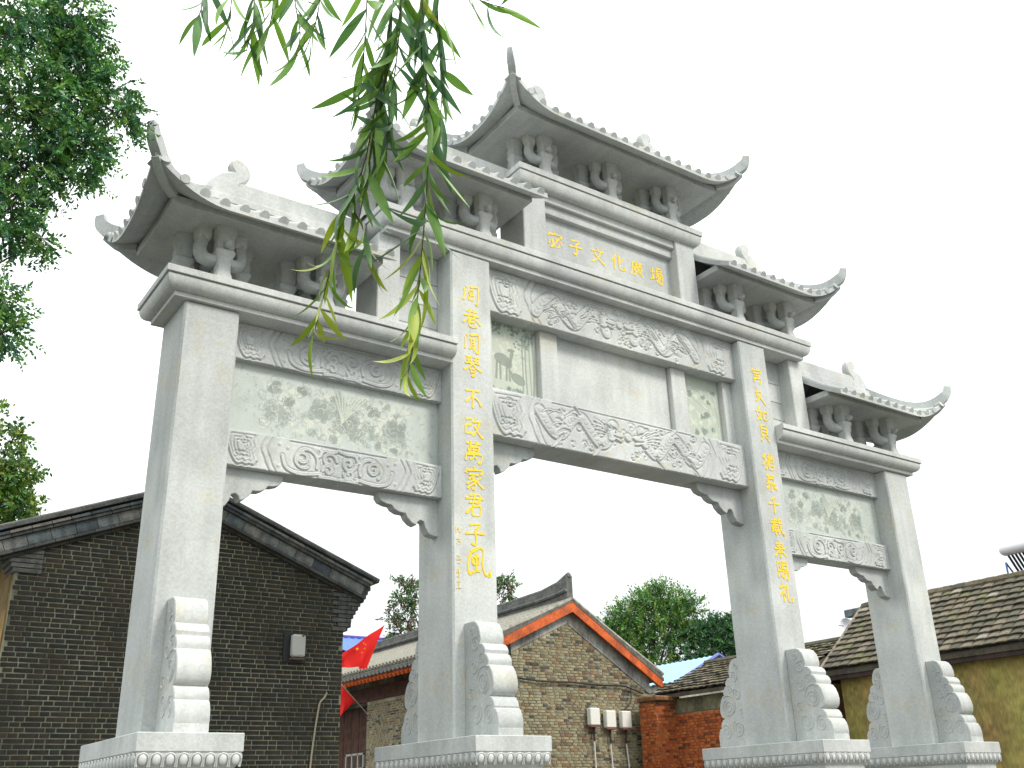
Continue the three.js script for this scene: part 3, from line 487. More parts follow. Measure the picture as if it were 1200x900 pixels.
// ---- roofs. u runs outward along the gate; s = side (0: both ends hipped)
const ZE = 0.95, LC = 0.85, LIFT = 0.38;
function roof(s, ui, ue, base) {
  const ye = base + 0.665, yr = base + 1.30, ur = ue - 0.86;
  const g1 = (t) => { t = clamp(t); return 0.72 * t + 0.28 * t * t; };
  const wrap = (u) => s === 0 ? Math.abs(u) : u;
  const S = (u, z) => { // surface point in gate coordinates
    const w = wrap(u), hF = ye + (yr - ye) * g1(1 - Math.abs(z) / ZE), hE = ye + (yr - ye) * g1((ue - w) / (ue - ur));
    const cu = clamp((w - (ue - LC)) / LC, 0, 1.1), cz = clamp((Math.abs(z) - 0.08) / (ZE - 0.08), 0, 1.1), k = cu * cu * cz * cz;
    const U = u + Math.sign(u || 1) * 0.02 * k; return V(s === 0 ? U : s * U, Math.min(hF, hE) + LIFT * k, z * (1 + 0.05 * k));
  };
  const r = GP('roof', (() => { // tiled sheet with a real thickness
    const o = [], nu = s === 0 ? 44 : 34, nz = 28, T = [], B = [];
    for (let i = 0; i <= nu; i++) for (let j = 0; j <= nz; j++) { const u = s === 0 ? -ue + 2 * ue * i / nu : ui + (ue - ui) * i / nu, z = -ZE + 2 * ZE * j / nz, p = S(u, z); T.push(p.toArray()); B.push([p.x, p.y - 0.075, p.z]); }
    const f = s < 0 ? (a, b, c, d) => quad(o, d, c, b, a) : (a, b, c, d) => quad(o, a, b, c, d), id = (i, j) => i * (nz + 1) + j;
    for (let i = 0; i < nu; i++) for (let j = 0; j < nz; j++) { f(T[id(i, j)], T[id(i, j + 1)], T[id(i + 1, j + 1)], T[id(i + 1, j)]); f(B[id(i, j)], B[id(i + 1, j)], B[id(i + 1, j + 1)], B[id(i, j + 1)]); }
    for (let i = 0; i < nu; i++) { f(T[id(i, nz)], B[id(i, nz)], B[id(i + 1, nz)], T[id(i + 1, nz)]); f(T[id(i, 0)], T[id(i + 1, 0)], B[id(i + 1, 0)], B[id(i, 0)]); }
    for (let j = 0; j < nz; j++) { f(T[id(0, j)], B[id(0, j)], B[id(0, j + 1)], T[id(0, j + 1)]); f(T[id(nu, j)], T[id(nu, j + 1)], B[id(nu, j + 1)], B[id(nu, j)]); }
    return st(toCreasedNormals(soup(o), 0.6));
  })(), stoneA);
  // barrel tiles running down the slopes
  const sec = ring(0.056, 10), up = V(0, 1, 0), lift = (p) => V(p.x, p.y - 0.014, p.z);
  const row = (a, b) => { const pts = []; for (let i = 0; i <= 6; i++) pts.push(lift(S(a[0] + (b[0] - a[0]) * i / 6, a[1] + (b[1] - a[1]) * i / 6))); GP('barrel_tile', st(sweep(pts, sec, up)), stoneC, r); };
  const hipZ = (u) => { const w = wrap(u); return w > ur ? ZE * (w - ur) / (ue - ur) : 0.05; };
  const half = s === 0 ? ue : ue - ui, n = Math.round((s === 0 ? 2 * ue : ue - ui) / 0.215);
  for (let i = 0; i < n; i++) { const u = (s === 0 ? -ue : ui) + ((s === 0 ? 2 * ue : ue - ui)) * (i + 0.5) / n, h = hipZ(u) + 0.03; if (h < ZE - 0.06) for (const q of [1, -1]) row([u, q * (ZE + 0.012)], [u, q * h]); }
  for (const e of (s === 0 ? [-1, 1] : [1])) for (let i = 0; i < 9; i++) { const z = -ZE + 2 * ZE * (i + 0.5) / 9, h = ur + (ue - ur) * Math.abs(z) / ZE + 0.03; if (h < ue - 0.06) row([e * (ue + 0.012), z], [e * h, z]); }
  // hip ridges ending in horns, and the beams under the corners
  for (const e of (s === 0 ? [-1, 1] : [1])) for (const q of [1, -1]) {
    const sx = s === 0 ? e : s, p = [];
    for (let i = 0; i <= 8; i++) { const t = i / 8, b = S(e * (ur + (ue - ur) * t), q * ZE * t); p.push(V(b.x, b.y + 0.05, b.z)); }
    const c = p[8]; p.push(V(c.x + sx * 0.035, c.y + 0.055, c.z + q * 0.035), V(c.x + sx * 0.055, c.y + 0.115, c.z + q * 0.055), V(c.x + sx * 0.065, c.y + 0.195, c.z + q * 0.065));
    const cp = curve(p, 30);
    GP('hip_ridge', st(sweep(cp, rect(0.055, 0.085), (i) => V(-sx * 0.75 * clamp((i - 20) / 10), 1 - 0.6 * clamp((i - 20) / 10), -q * 0.75 * clamp((i - 20) / 10)), (t) => 1 - 0.38 * clamp((t - 0.75) / 0.25))), stoneC, r);
    const a0 = S(e * (ue - 0.30), q * (ZE - 0.29)), a1 = S(e * (ue - 0.12), q * (ZE - 0.12)), a2 = S(e * ue, q * ZE);
    GP('corner_beam', st(sweep(curve([[a0.x, a0.y - 0.13, a0.z], [a1.x, a1.y - 0.11, a1.z], [a2.x - sx * 0.02, a2.y - 0.085, a2.z - q * 0.02]], 8), rect(0.045, 0.04))), stoneA, r);
  }
  // ridge slab and its curled ends
  const rx = (a, b) => s === 0 ? [a, b] : s < 0 ? [-b, -a] : [a, b], r0 = s === 0 ? -ur : ui;
  GP('ridge', st(join([cbox(...rx(r0, ur + 0.04), yr - 0.06, yr + 0.05, -0.11, 0.11, 0.012), cbox(...rx(s === 0 ? r0 + 0.3 : r0, ur - 0.3), yr + 0.045, yr + 0.29, -0.06, 0.06, 0.012)])), stoneD, r);
  const CHI = [[-0.02, 0], [0.02, 0.1], [0.08, 0.2], [0.16, 0.28], [0.25, 0.32], [0.3, 0.335], [0.27, 0.37], [0.255, 0.42], [0.275, 0.475], [0.33, 0.51], [0.4, 0.5], [0.47, 0.45], [0.505, 0.38], [0.5, 0.3], [0.455, 0.23], [0.4, 0.19], [0.385, 0.15], [0.41, 0.11], [0.44, 0]];
  for (const e of (s === 0 ? [-1, 1] : [s])) {
    const g = toCreasedNormals(only(plate(CHI.map(([a, b]) => [a * 1.05, b * 1.12]), 0.14, 0.025).translate(0, 0, -0.07)), 0.6); if (e > 0) g.rotateY(Math.PI);
    GP('ridge_ornament', st(g.translate(e * (ur + 0.07), yr + 0.045, 0)), stoneD, r);
  }
  // flat soffit slab, set in from the eaves
  const so = s === 0 ? [-(ue - 0.29), ue - 0.29] : s > 0 ? [ui + 0.05, ue - 0.29] : [-(ue - 0.29), -ui - 0.05];
  GP('soffit', st(cbox(...so, base + 0.665, base + 0.775, -(ZE - 0.28), ZE - 0.28, 0.01)), stoneB, r);
  return r;
}
roof(-1, 4.05, 6.92, TOP[0]); roof(1, 4.05, 6.92, TOP[0]); roof(-1, 1.76, 4.44, TOP[1]); roof(1, 1.76, 4.44, TOP[1]); roof(0, 0, 2.30, TOP[2]);

// ------------------------------------------------------------ trees
const bark = std({ color: lin(0.10, 0.085, 0.065), map: roughTex });
const leafMat = new THREE.MeshPhysicalMaterial({ vertexColors: true, roughness: 0.85, transmission: 0.3, thickness: 0, side: THREE.DoubleSide });
// crown of many small leaves: clusters of leafy twigs round limb ends
function crown(clusters, o) {
  const pos = [], col = [], twigs = [];
  const leaf = (p, d, side, len, wid, c) => { // folded four-point leaf
    const n = d.clone().cross(side).normalize(), a = p, b = p.clone().addScaledVector(d, len * 0.45).addScaledVector(side, wid).addScaledVector(n, wid * 0.25), e = p.clone().addScaledVector(d, len), f = p.clone().addScaledVector(d, len * 0.45).addScaledVector(side, -wid).addScaledVector(n, wid * 0.25);
    pos.push(...a.toArray(), ...b.toArray(), ...e.toArray(), ...a.toArray(), ...e.toArray(), ...f.toArray()); for (let i = 0; i < 6; i++) col.push(...c);
  };
  for (const [x, y, z, r, flat = 0.8, n = o.twigs] of clusters) {
    const C = V(x, y, z);
    for (let k = 0; k < n; k++) {
      const dir = V(rr(-1, 1), rr(-0.8, 1), rr(-1, 1)).normalize(), q = Math.pow(R(), 0.45) * r;
      const p = C.clone().add(V(dir.x * q, dir.y * q * flat, dir.z * q)), out = dir.clone().multiplyScalar(0.8).add(V(rr(-0.6, 0.6), o.droop + rr(-0.4, 0.4), rr(-0.6, 0.6))).normalize();
      const L = o.twigLen * rr(0.6, 1.2); if (R() < o.twigShow) twigs.push(sweep([p.clone().addScaledVector(dir, -L * 0.8), p, p.clone().addScaledVector(out, L * 0.8).add(V(0, o.droop * L * 0.15, 0))], ring(o.twigR, 4), V(0.1, 0.2, 0.97)));
      const base = o.colors[Math.floor(R() * o.colors.length)], t0 = rr(0.75, 1.25);
      const s0 = out.clone().cross(V(rr(-1, 1), rr(-1, 1), rr(-1, 1))).normalize();
      for (let i = 0; i < o.leaves; i++) {
        const t = (i + rr(0, 0.6)) / o.leaves, b = p.clone().addScaledVector(out, L * t).add(V(0, o.droop * L * t * t * 0.4, 0)), sg = i % 2 ? 1 : -1;
        const d = out.clone().multiplyScalar(0.55).addScaledVector(s0, sg * 0.85).add(V(rr(-0.35, 0.35), rr(-0.35, 0.35) + o.droop * 0.5, rr(-0.35, 0.35))).normalize(), sd = d.clone().cross(V(rr(-1, 1), rr(-0.2, 1), rr(-1, 1))).normalize();
        leaf(b, d, sd, o.len * rr(0.75, 1.25), o.wid * rr(0.8, 1.2), base.map((v) => v * t0 * rr(0.88, 1.12)));
      }
    }
  }
  const g = new THREE.BufferGeometry(); g.setAttribute('position', new THREE.Float32BufferAttribute(pos, 3)); g.setAttribute('color', new THREE.Float32BufferAttribute(col, 3)); g.computeVertexNormals();
  return { g, twigs };
}
function tree(name, label, base, fork, r0, clusters, o, group) {
  const t = thing(name, label, 'tree', group, base), B = V(...base), L = (p) => V(...p).sub(B), F = L(fork), wob = (k) => V(rr(-k, k), rr(-k, k) * 0.5, rr(-k, k));
  const limbs = [sweep(curve([V(0, -0.1, 0), F.clone().multiplyScalar(0.35).add(wob(r0 * 1.2)), F.clone().multiplyScalar(0.7).add(wob(r0)), F], 14), ring(r0, 9), V(0.1, 0.2, 0.97), (q) => 1.25 - 0.65 * q + 0.35 * Math.exp(-q * 14))];
  for (const c of clusters) { const e = L(c.slice(0, 3)), m = F.clone().lerp(e, 0.5).add(wob(c[3] * 0.35)).add(V(0, c[3] * 0.3, 0)); limbs.push(sweep(curve([F.clone().addScaledVector(wob(1), 0.03), m, e], 12), ring(r0 * (o.limb || 0.32), 6), V(0.1, 0.2, 0.97), (q) => 1 - 0.82 * q)); }
  const c = crown(clusters.map((q) => [...L(q.slice(0, 3)).toArray(), ...q.slice(3)]), o);
  const tr = mesh('trunk', mapUV(limbs[0], 1), bark, t); limbs.slice(1).forEach((g) => mesh('limb', mapUV(g, 1), bark, t));
  const cr = mesh('crown', c.g, leafMat, t); if (c.twigs.length) mesh('twigs', join(c.twigs), bark, cr).userData.kind = 'stuff';
  return t;
}
tree('locust_tree', 'large dark green tree with fine feathery leaves reaching past the archway roof tip', [-9.9, 0, 1.2], [-9.5, 4.0, 1.4], 0.2,
  [[-8.35, 7.95, 1.6, 0.42], [-8.0, 8.05, 1.7, 0.3], [-8.6, 7.5, 1.8, 0.5], [-7.85, 7.62, 1.7, 0.26], [-7.55, 7.42, 1.7, 0.24, 0.8, 90], [-7.5, 7.1, 1.75, 0.22, 0.8, 81], [-7.95, 7.15, 1.6, 0.36], [-8.35, 6.9, 1.8, 0.5], [-7.8, 6.66, 1.7, 0.28, 0.7], [-8.15, 6.35, 1.65, 0.36], [-8.6, 6.3, 1.5, 0.5], [-7.72, 6.42, 1.7, 0.16, 0.7, 43], [-8.2, 5.92, 1.7, 0.24, 0.7, 90], [-7.93, 5.68, 1.7, 0.13, 0.6, 36], [-8.25, 5.6, 1.75, 0.2, 0.7, 61], [-8.16, 5.05, 1.7, 0.18, 1, 72], [-8.1, 4.72, 1.72, 0.13, 1, 54], [-8.45, 4.95, 1.6, 0.3], [-9.2, 7.6, 1.2, 0.8], [-9.3, 6.5, 1.8, 0.8], [-10.2, 7.4, 1.0, 0.9], [-10.4, 6.2, 1.4, 0.9], [-9.6, 8.4, 1.3, 0.8], [-10.0, 5.5, 1.9, 0.7], [-9.2, 5.6, 0.9, 0.6]],
  { twigs: 190, leaves: 15, twigLen: 0.2, twigR: 0.003, twigShow: 0.3, droop: -0.35, len: 0.05, wid: 0.0125, limb: 0.13, colors: [[0.045, 0.19, 0.055], [0.06, 0.22, 0.04], [0.09, 0.27, 0.03], [0.03, 0.14, 0.06], [0.13, 0.28, 0.03]] });
tree('broadleaf_tree', 'yellow green leafy tree rising behind the left end of the dark brick house', [-7.3, 0, -9.6], [-7.1, 4.6, -9.4], 0.16,
  [[-6.75, 6.75, -9, 0.5], [-6.45, 6.25, -9, 0.5], [-6.35, 6.75, -9, 0.34], [-6.2, 6.2, -9, 0.34], [-6.75, 6.0, -9.2, 0.6], [-6.6, 7.35, -9, 0.26, 0.8, 40], [-6.5, 7.55, -9, 0.12, 0.8, 14], [-7.3, 6.6, -9.4, 0.8], [-7.8, 7.2, -9.6, 0.8], [-7.2, 7.9, -9.4, 0.5], [-8.0, 6.1, -9.6, 0.7]],
  { twigs: 100, leaves: 8, twigLen: 0.22, twigR: 0.004, twigShow: 0.3, droop: -0.2, len: 0.1, wid: 0.028, colors: [[0.08, 0.22, 0.02], [0.14, 0.26, 0.02], [0.05, 0.16, 0.025], [0.2, 0.26, 0.02]] });
tree('thin_tree', 'sparse green tree with a few reddish leaves behind the orange verge house', [8.6, 0, -19.4], [8.3, 5.2, -19.5], 0.13,
  [[7.4, 8.05, -19.7, 0.26, 0.5, 20], [7.75, 7.85, -19.5, 0.36, 0.6, 34], [7.35, 7.45, -19.8, 0.4, 0.6, 36], [7.7, 7.35, -19.5, 0.36, 0.6, 34], [7.1, 6.85, -19.9, 0.3, 0.6, 22], [7.55, 6.75, -19.6, 0.4, 0.6, 32], [7.25, 6.35, -19.8, 0.3, 0.6, 24], [7.85, 6.4, -19.5, 0.4, 0.6, 30], [8.5, 8.0, -19.1, 0.6], [9.4, 8.1, -18.6, 0.55], [9.9, 7.9, -18.2, 0.32], [10.4, 7.95, -17.9, 0.3, 0.7, 40], [10.5, 7.55, -17.9, 0.2, 0.6, 20], [8.9, 7.3, -18.8, 0.6]],
  { twigs: 46, leaves: 8, twigLen: 0.3, twigR: 0.008, twigShow: 0.9, droop: -0.25, len: 0.13, wid: 0.03, limb: 0.3, colors: [[0.07, 0.17, 0.04], [0.06, 0.19, 0.04], [0.1, 0.13, 0.05], [0.16, 0.1, 0.06], [0.08, 0.21, 0.04]] });
tree('wispy_tree', 'tall light green tree with upright wispy shoots behind the red brick house', [24.16, 0, -25.8], [24.03, 5.33, -25.94], 0.2,
  [[24.03, 9.69, -25.94, 0.68], [24.57, 10.16, -25.53, 0.46, 0.8, 46], [23.48, 9.28, -26.62, 0.54, 0.8, 60], [23.01, 9.14, -27.02, 0.3, 0.8, 20], [23.21, 8.53, -26.75, 0.54], [24.43, 9.14, -25.66, 0.82], [23.89, 8.46, -26.21, 0.82], [25.11, 9.89, -24.98, 0.49, 0.8, 50], [25.25, 9.14, -24.98, 0.61], [24.71, 8.19, -25.53, 0.95], [23.62, 7.65, -26.34, 0.82], [25.39, 8.19, -24.85, 0.68], [24.43, 7.1, -25.8, 0.95], [23.07, 8.05, -26.89, 0.41, 0.8, 40], [22.67, 8.6, -27.3, 0.3, 0.8, 26], [25.79, 9.41, -24.44, 0.41, 0.8, 40]],
  { twigs: 130, leaves: 10, twigLen: 0.55, twigR: 0.008, twigShow: 0.5, droop: 0.35, len: 0.18, wid: 0.036, colors: [[0.08, 0.23, 0.03], [0.1, 0.27, 0.02], [0.05, 0.16, 0.035], [0.16, 0.27, 0.03]] });
tree('dark_tree', 'dark green spreading tree beside the light green one, over the blue shed', [26.75, 0, -23.49], [26.61, 4.79, -23.62], 0.18,
  [[25.79, 8.26, -24.3, 0.61], [26.34, 8.53, -23.9, 0.54, 0.6], [26.81, 8.19, -23.35, 0.57, 0.6], [26.2, 7.65, -23.9, 0.82], [26.88, 7.37, -23.35, 0.82], [25.52, 7.24, -24.58, 0.68], [27.29, 7.92, -22.94, 0.82], [26.34, 6.69, -23.76, 0.82], [27.7, 7.24, -22.67, 0.82], [27.15, 8.67, -23.08, 0.54, 0.6]],
  { twigs: 130, leaves: 10, twigLen: 0.48, twigR: 0.008, twigShow: 0.35, droop: -0.25, len: 0.18, wid: 0.036, colors: [[0.035, 0.14, 0.035], [0.05, 0.18, 0.03], [0.03, 0.11, 0.035]] });
{ // bare shrub behind the roof slope
  const t = thing('bare_twigs', 'leafless twigs sticking up behind the dark roof slope', 'shrub', null, [-2.35, 0, -13.2]);
  const B = V(-0.2, 6.4, 0);
  mesh('trunk', tube([[0, 0, 0], [-0.15, 3, 0.05], [-0.2, 6.4, 0]], 0.05, 8, 6, 0.4), bark, t);
  for (let i = 0; i < 11; i++) { const a = -0.7 + i * 0.16 + rr(-0.08, 0.08), l = rr(0.7, 1.15); mesh('twig', tube([B.toArray(), [B.x + Math.sin(a) * l * 0.5, B.y + l * 0.5, rr(-0.1, 0.1)], [B.x + Math.sin(a) * l * 1.1 + 0.1, B.y + Math.cos(a) * l, rr(-0.1, 0.1)]], 0.014, 8, 4, 0.4), bark, t); }
}
// ------------------------------------------------------------ willow twigs hanging close by
{
  const t = thing('willow_tree', 'willow with narrow green leaves on twigs hanging before the archway roofs', 'tree', null, [-10.6, 0, 9.3]);
  const B = V(-10.6, 0, 9.3), L = (p) => V(...p).sub(B).toArray();
  mesh('trunk', mapUV(sweep(curve([V(0, -0.1, 0), V(0.05, 1.4, 0.05), V(0, 2.6, 0), V(0.25, 3.5, -0.1)], 14), ring(0.17, 10), V(0.1, 0.2, 0.97), (q) => 1.3 - 0.75 * q), 1), bark, t);
  mesh('limb', mapUV(tube([[0.15, 3.2, -0.05], [0.9, 3.75, -0.3], [1.8, 3.85, -0.55], [2.5, 3.6, -0.55]], 0.06, 18, 8, 0.2), 1), bark, t);
  // leaf blades: narrow, pointed, folded on the midrib and curling
  const blade = (bend, wid, twist) => {
    const n = 9, pos = [], idx = [];
    for (let i = 0; i <= n; i++) { const s = i / n, w = wid * Math.pow(Math.sin(Math.PI * Math.pow(s * 0.97 + 0.015, 0.82)), 0.9), a = bend * s, y = -Math.sin(a) / (bend || 1e-3), z = (1 - Math.cos(a)) / (bend || 1e-3), tw = twist * s; for (const [k, h] of [[-1, 0.32], [0, 0], [1, 0.32]]) { const X = k * w, Z = Math.abs(k) * w * h; pos.push(X * Math.cos(tw) - Z * Math.sin(tw), y, z + X * Math.sin(tw) + Z * Math.cos(tw)); } }
    for (let i = 0; i < n; i++) for (const k of [0, 1]) { const a = i * 3 + k; idx.push(a, a + 3, a + 1, a + 1, a + 3, a + 4); }
    const g = new THREE.BufferGeometry(); g.setAttribute('position', new THREE.Float32BufferAttribute(pos, 3)); g.setIndex(idx); g.computeVertexNormals(); return g;
  };
  const blades = [[0.4, 0.066, 0.3], [0.8, 0.072, -0.4], [0.2, 0.077, 0.5], [1.3, 0.056, -0.2], [0.6, 0.082, 0.1], [-0.5, 0.068, -0.5], [2.2, 0.048, 0.8]].map((q) => blade(...q));
  const wm = [[0.09, 0.22, 0.05], [0.12, 0.27, 0.03], [0.08, 0.19, 0.08], [0.17, 0.34, 0.03], [0.28, 0.42, 0.02], [0.38, 0.46, 0.03]].map((c) => new THREE.MeshPhysicalMaterial({ color: lin(...c), roughness: 0.55, transmission: 0.32, thickness: 0, side: THREE.DoubleSide }));
  const stemM = std({ color: lin(0.09, 0.085, 0.04) });
  const up = (x, z) => [x - 0.012, 2.9, z + 0.035];
  const S = [ // points from the limb down, number of leaves, 1 = pale young tip
    [[up(-8.222, 8.705), [-8.222, 2.541, 8.705], [-8.21, 2.352, 8.617], [-8.206, 2.227, 8.555], [-8.219, 2.165, 8.514], [-8.219, 2.087, 8.473], [-8.22, 1.977, 8.417], [-8.221, 1.925, 8.39]], 62, 1],
    [[up(-8.176, 8.741), [-8.176, 2.547, 8.741], [-8.151, 2.444, 8.706], [-8.12, 2.333, 8.671], [-8.098, 2.223, 8.63], [-8.083, 2.129, 8.592], [-8.068, 2.019, 8.546], [-8.054, 1.909, 8.499], [-8.049, 1.84, 8.468]], 70, 1],
    [[up(-8.267, 8.678), [-8.267, 2.55, 8.678], [-8.255, 2.479, 8.65], [-8.244, 2.4, 8.618], [-8.238, 2.322, 8.581]], 20, 0],
    [[up(-8.211, 8.717), [-8.211, 2.548, 8.717], [-8.195, 2.446, 8.676], [-8.186, 2.351, 8.634], [-8.17, 2.241, 8.588]], 26, 0],
    [[up(-8.152, 8.758), [-8.152, 2.546, 8.758], [-8.129, 2.459, 8.729], [-8.108, 2.38, 8.704], [-8.095, 2.301, 8.672]], 18, 0],
    [[[-8.206, 2.43, 8.66], [-8.203, 2.368, 8.63], [-8.2, 2.274, 8.584], [-8.194, 2.195, 8.547], [-8.192, 2.133, 8.517]], 14, 0],
    [[[-8.217, 2.173, 8.519], [-8.2, 2.145, 8.52], [-8.183, 2.124, 8.519], [-8.164, 2.069, 8.504]], 10, 1],
    [[up(-8.345, 8.625), [-8.345, 2.553, 8.625], [-8.341, 2.513, 8.607], [-8.347, 2.455, 8.578]], 13, 0],
    [[up(-8.453, 8.55), [-8.453, 2.557, 8.55], [-8.444, 2.502, 8.528], [-8.446, 2.45, 8.508]], 13, 0],
    [[up(-8.535, 8.5), [-8.535, 2.57, 8.5], [-8.54, 2.505, 8.48]], 8, 0],
    [[up(-8.387, 8.595), [-8.387, 2.554, 8.595], [-8.362, 2.483, 8.576], [-8.36, 2.44, 8.56]], 12, 0],
    [[up(-8.422, 8.571), [-8.422, 2.556, 8.571], [-8.416, 2.516, 8.555], [-8.418, 2.485, 8.538]], 8, 0],
    [[up(-8.49, 8.524), [-8.49, 2.558, 8.524], [-8.485, 2.511, 8.503], [-8.487, 2.48, 8.486]], 8, 0],
    [[up(-8.12, 8.78), [-8.11, 2.57, 8.785], [-8.07, 2.54, 8.8], [-8.035, 2.522, 8.825]], 9, 0]];
  const lim = V(1.8, 3.85, -0.55);
  for (const [pts, n, t0] of S) {
    const P = pts.map((p) => V(...L(p))), top = P[0].clone(); if (top.y > 2.8) P.unshift(V(lim.x + (top.x - lim.x) * 0.4, 3.8, lim.z), V(top.x * 0.9 + lim.x * 0.1, 3.4, top.z));
    const cv = new THREE.CatmullRomCurve3(P), all = cv.getSpacedPoints(60);
    const st0 = mesh('hanging_twig', sweep(all, ring(0.003, 5), V(0.3, 0.1, 0.95), (q) => 1.2 - 0.85 * q), stemM, t);
    const len = cv.getLength(), yTop = 2.60;
    let az = rr(0, 6);
    for (let i = 0; i < n; i++) {
      // spread leaves over the part of the twig below yTop
      const u0 = Math.max(0, all.findIndex((p) => p.y < yTop)) / 60, u = u0 + (1 - u0) * (i + rr(0.1, 0.9)) / n, p = cv.getPointAt(clamp(u)), d = cv.getTangentAt(clamp(u));
      az += 2.4 + rr(-0.5, 0.5); const side = V(Math.cos(az), 0, Math.sin(az)), spread = rr(0.25, 1.05);
      const dir = d.clone().multiplyScalar(Math.cos(spread)).addScaledVector(side, Math.sin(spread)).add(V(0, -0.25, 0)).normalize();
      const o = mesh('leaf', blades[Math.floor(R() * blades.length)], (u > 0.86 || R() < 0.15) && t0 ? wm[3 + Math.floor(R() * 3)] : wm[Math.floor(R() * 4)], st0);
      const q = new THREE.Quaternion().setFromUnitVectors(V(0, -1, 0), dir).multiply(new THREE.Quaternion().setFromAxisAngle(V(0, 1, 0), rr(0, 6.28)));
      o.position.copy(p); o.quaternion.copy(q); const k = rr(0.08, 0.15) * (u > 0.9 ? 0.8 : 1); o.scale.setScalar(k);
    }
  }
}

// ------------------------------------------------------------ grey brick house behind the archway (gable towards the gate)
const vcol = (o) => std({ vertexColors: true, map: roughTex, ...o });
const brickBox = (l, h, d) => mapUV(cbox(-l / 2, l / 2, -h / 2, h / 2, -d, 0, 0.003), 0.5);
// wall of bricks facing +z in its own frame: rows between y0 and top(x), bond of long and short bricks
function brickRows(x0, x1, y0, yMax, top, course, long, short, gap, pick) {
  const list = []; let row = 0;
  for (let y = y0; y < yMax; y += course, row++) {
    let x = x0 - rr(0, long), flip = row % 2;
    while (x < x1) {
      const l = flip ? long : short; flip = R() < 0.78 ? !flip : flip;
      const a = Math.max(x, x0), b = Math.min(x + l, x1); x += l + gap;
      if (b - a < 0.05 || y + course > top((a + b) / 2)) continue;
      list.push([(a + b) / 2, y + (course - gap) / 2, b - a, pick()]);
    }
  }
  return list;
}
const darkBrick = [[0.056, 0.05, 0.04], [0.066, 0.055, 0.04], [0.046, 0.045, 0.038], [0.08, 0.062, 0.044], [0.06, 0.058, 0.05]].map((c) => std({ color: lin(...c), map: roughTex }));
const greyBrick = [[0.15, 0.155, 0.145], [0.19, 0.19, 0.175], [0.12, 0.13, 0.13], [0.17, 0.165, 0.15]].map((c) => std({ color: lin(...c), map: roughTex }));
const slate = [[0.208, 0.247, 0.26], [0.273, 0.305, 0.312], [0.325, 0.338, 0.325], [0.143, 0.163, 0.189], [0.377, 0.358, 0.325]].map((c) => std({ color: lin(...c), map: roughTex }));
const tileGrey = [[0.19, 0.19, 0.175], [0.23, 0.225, 0.205], [0.165, 0.17, 0.165]].map((c) => std({ color: lin(...c), map: roughTex }));
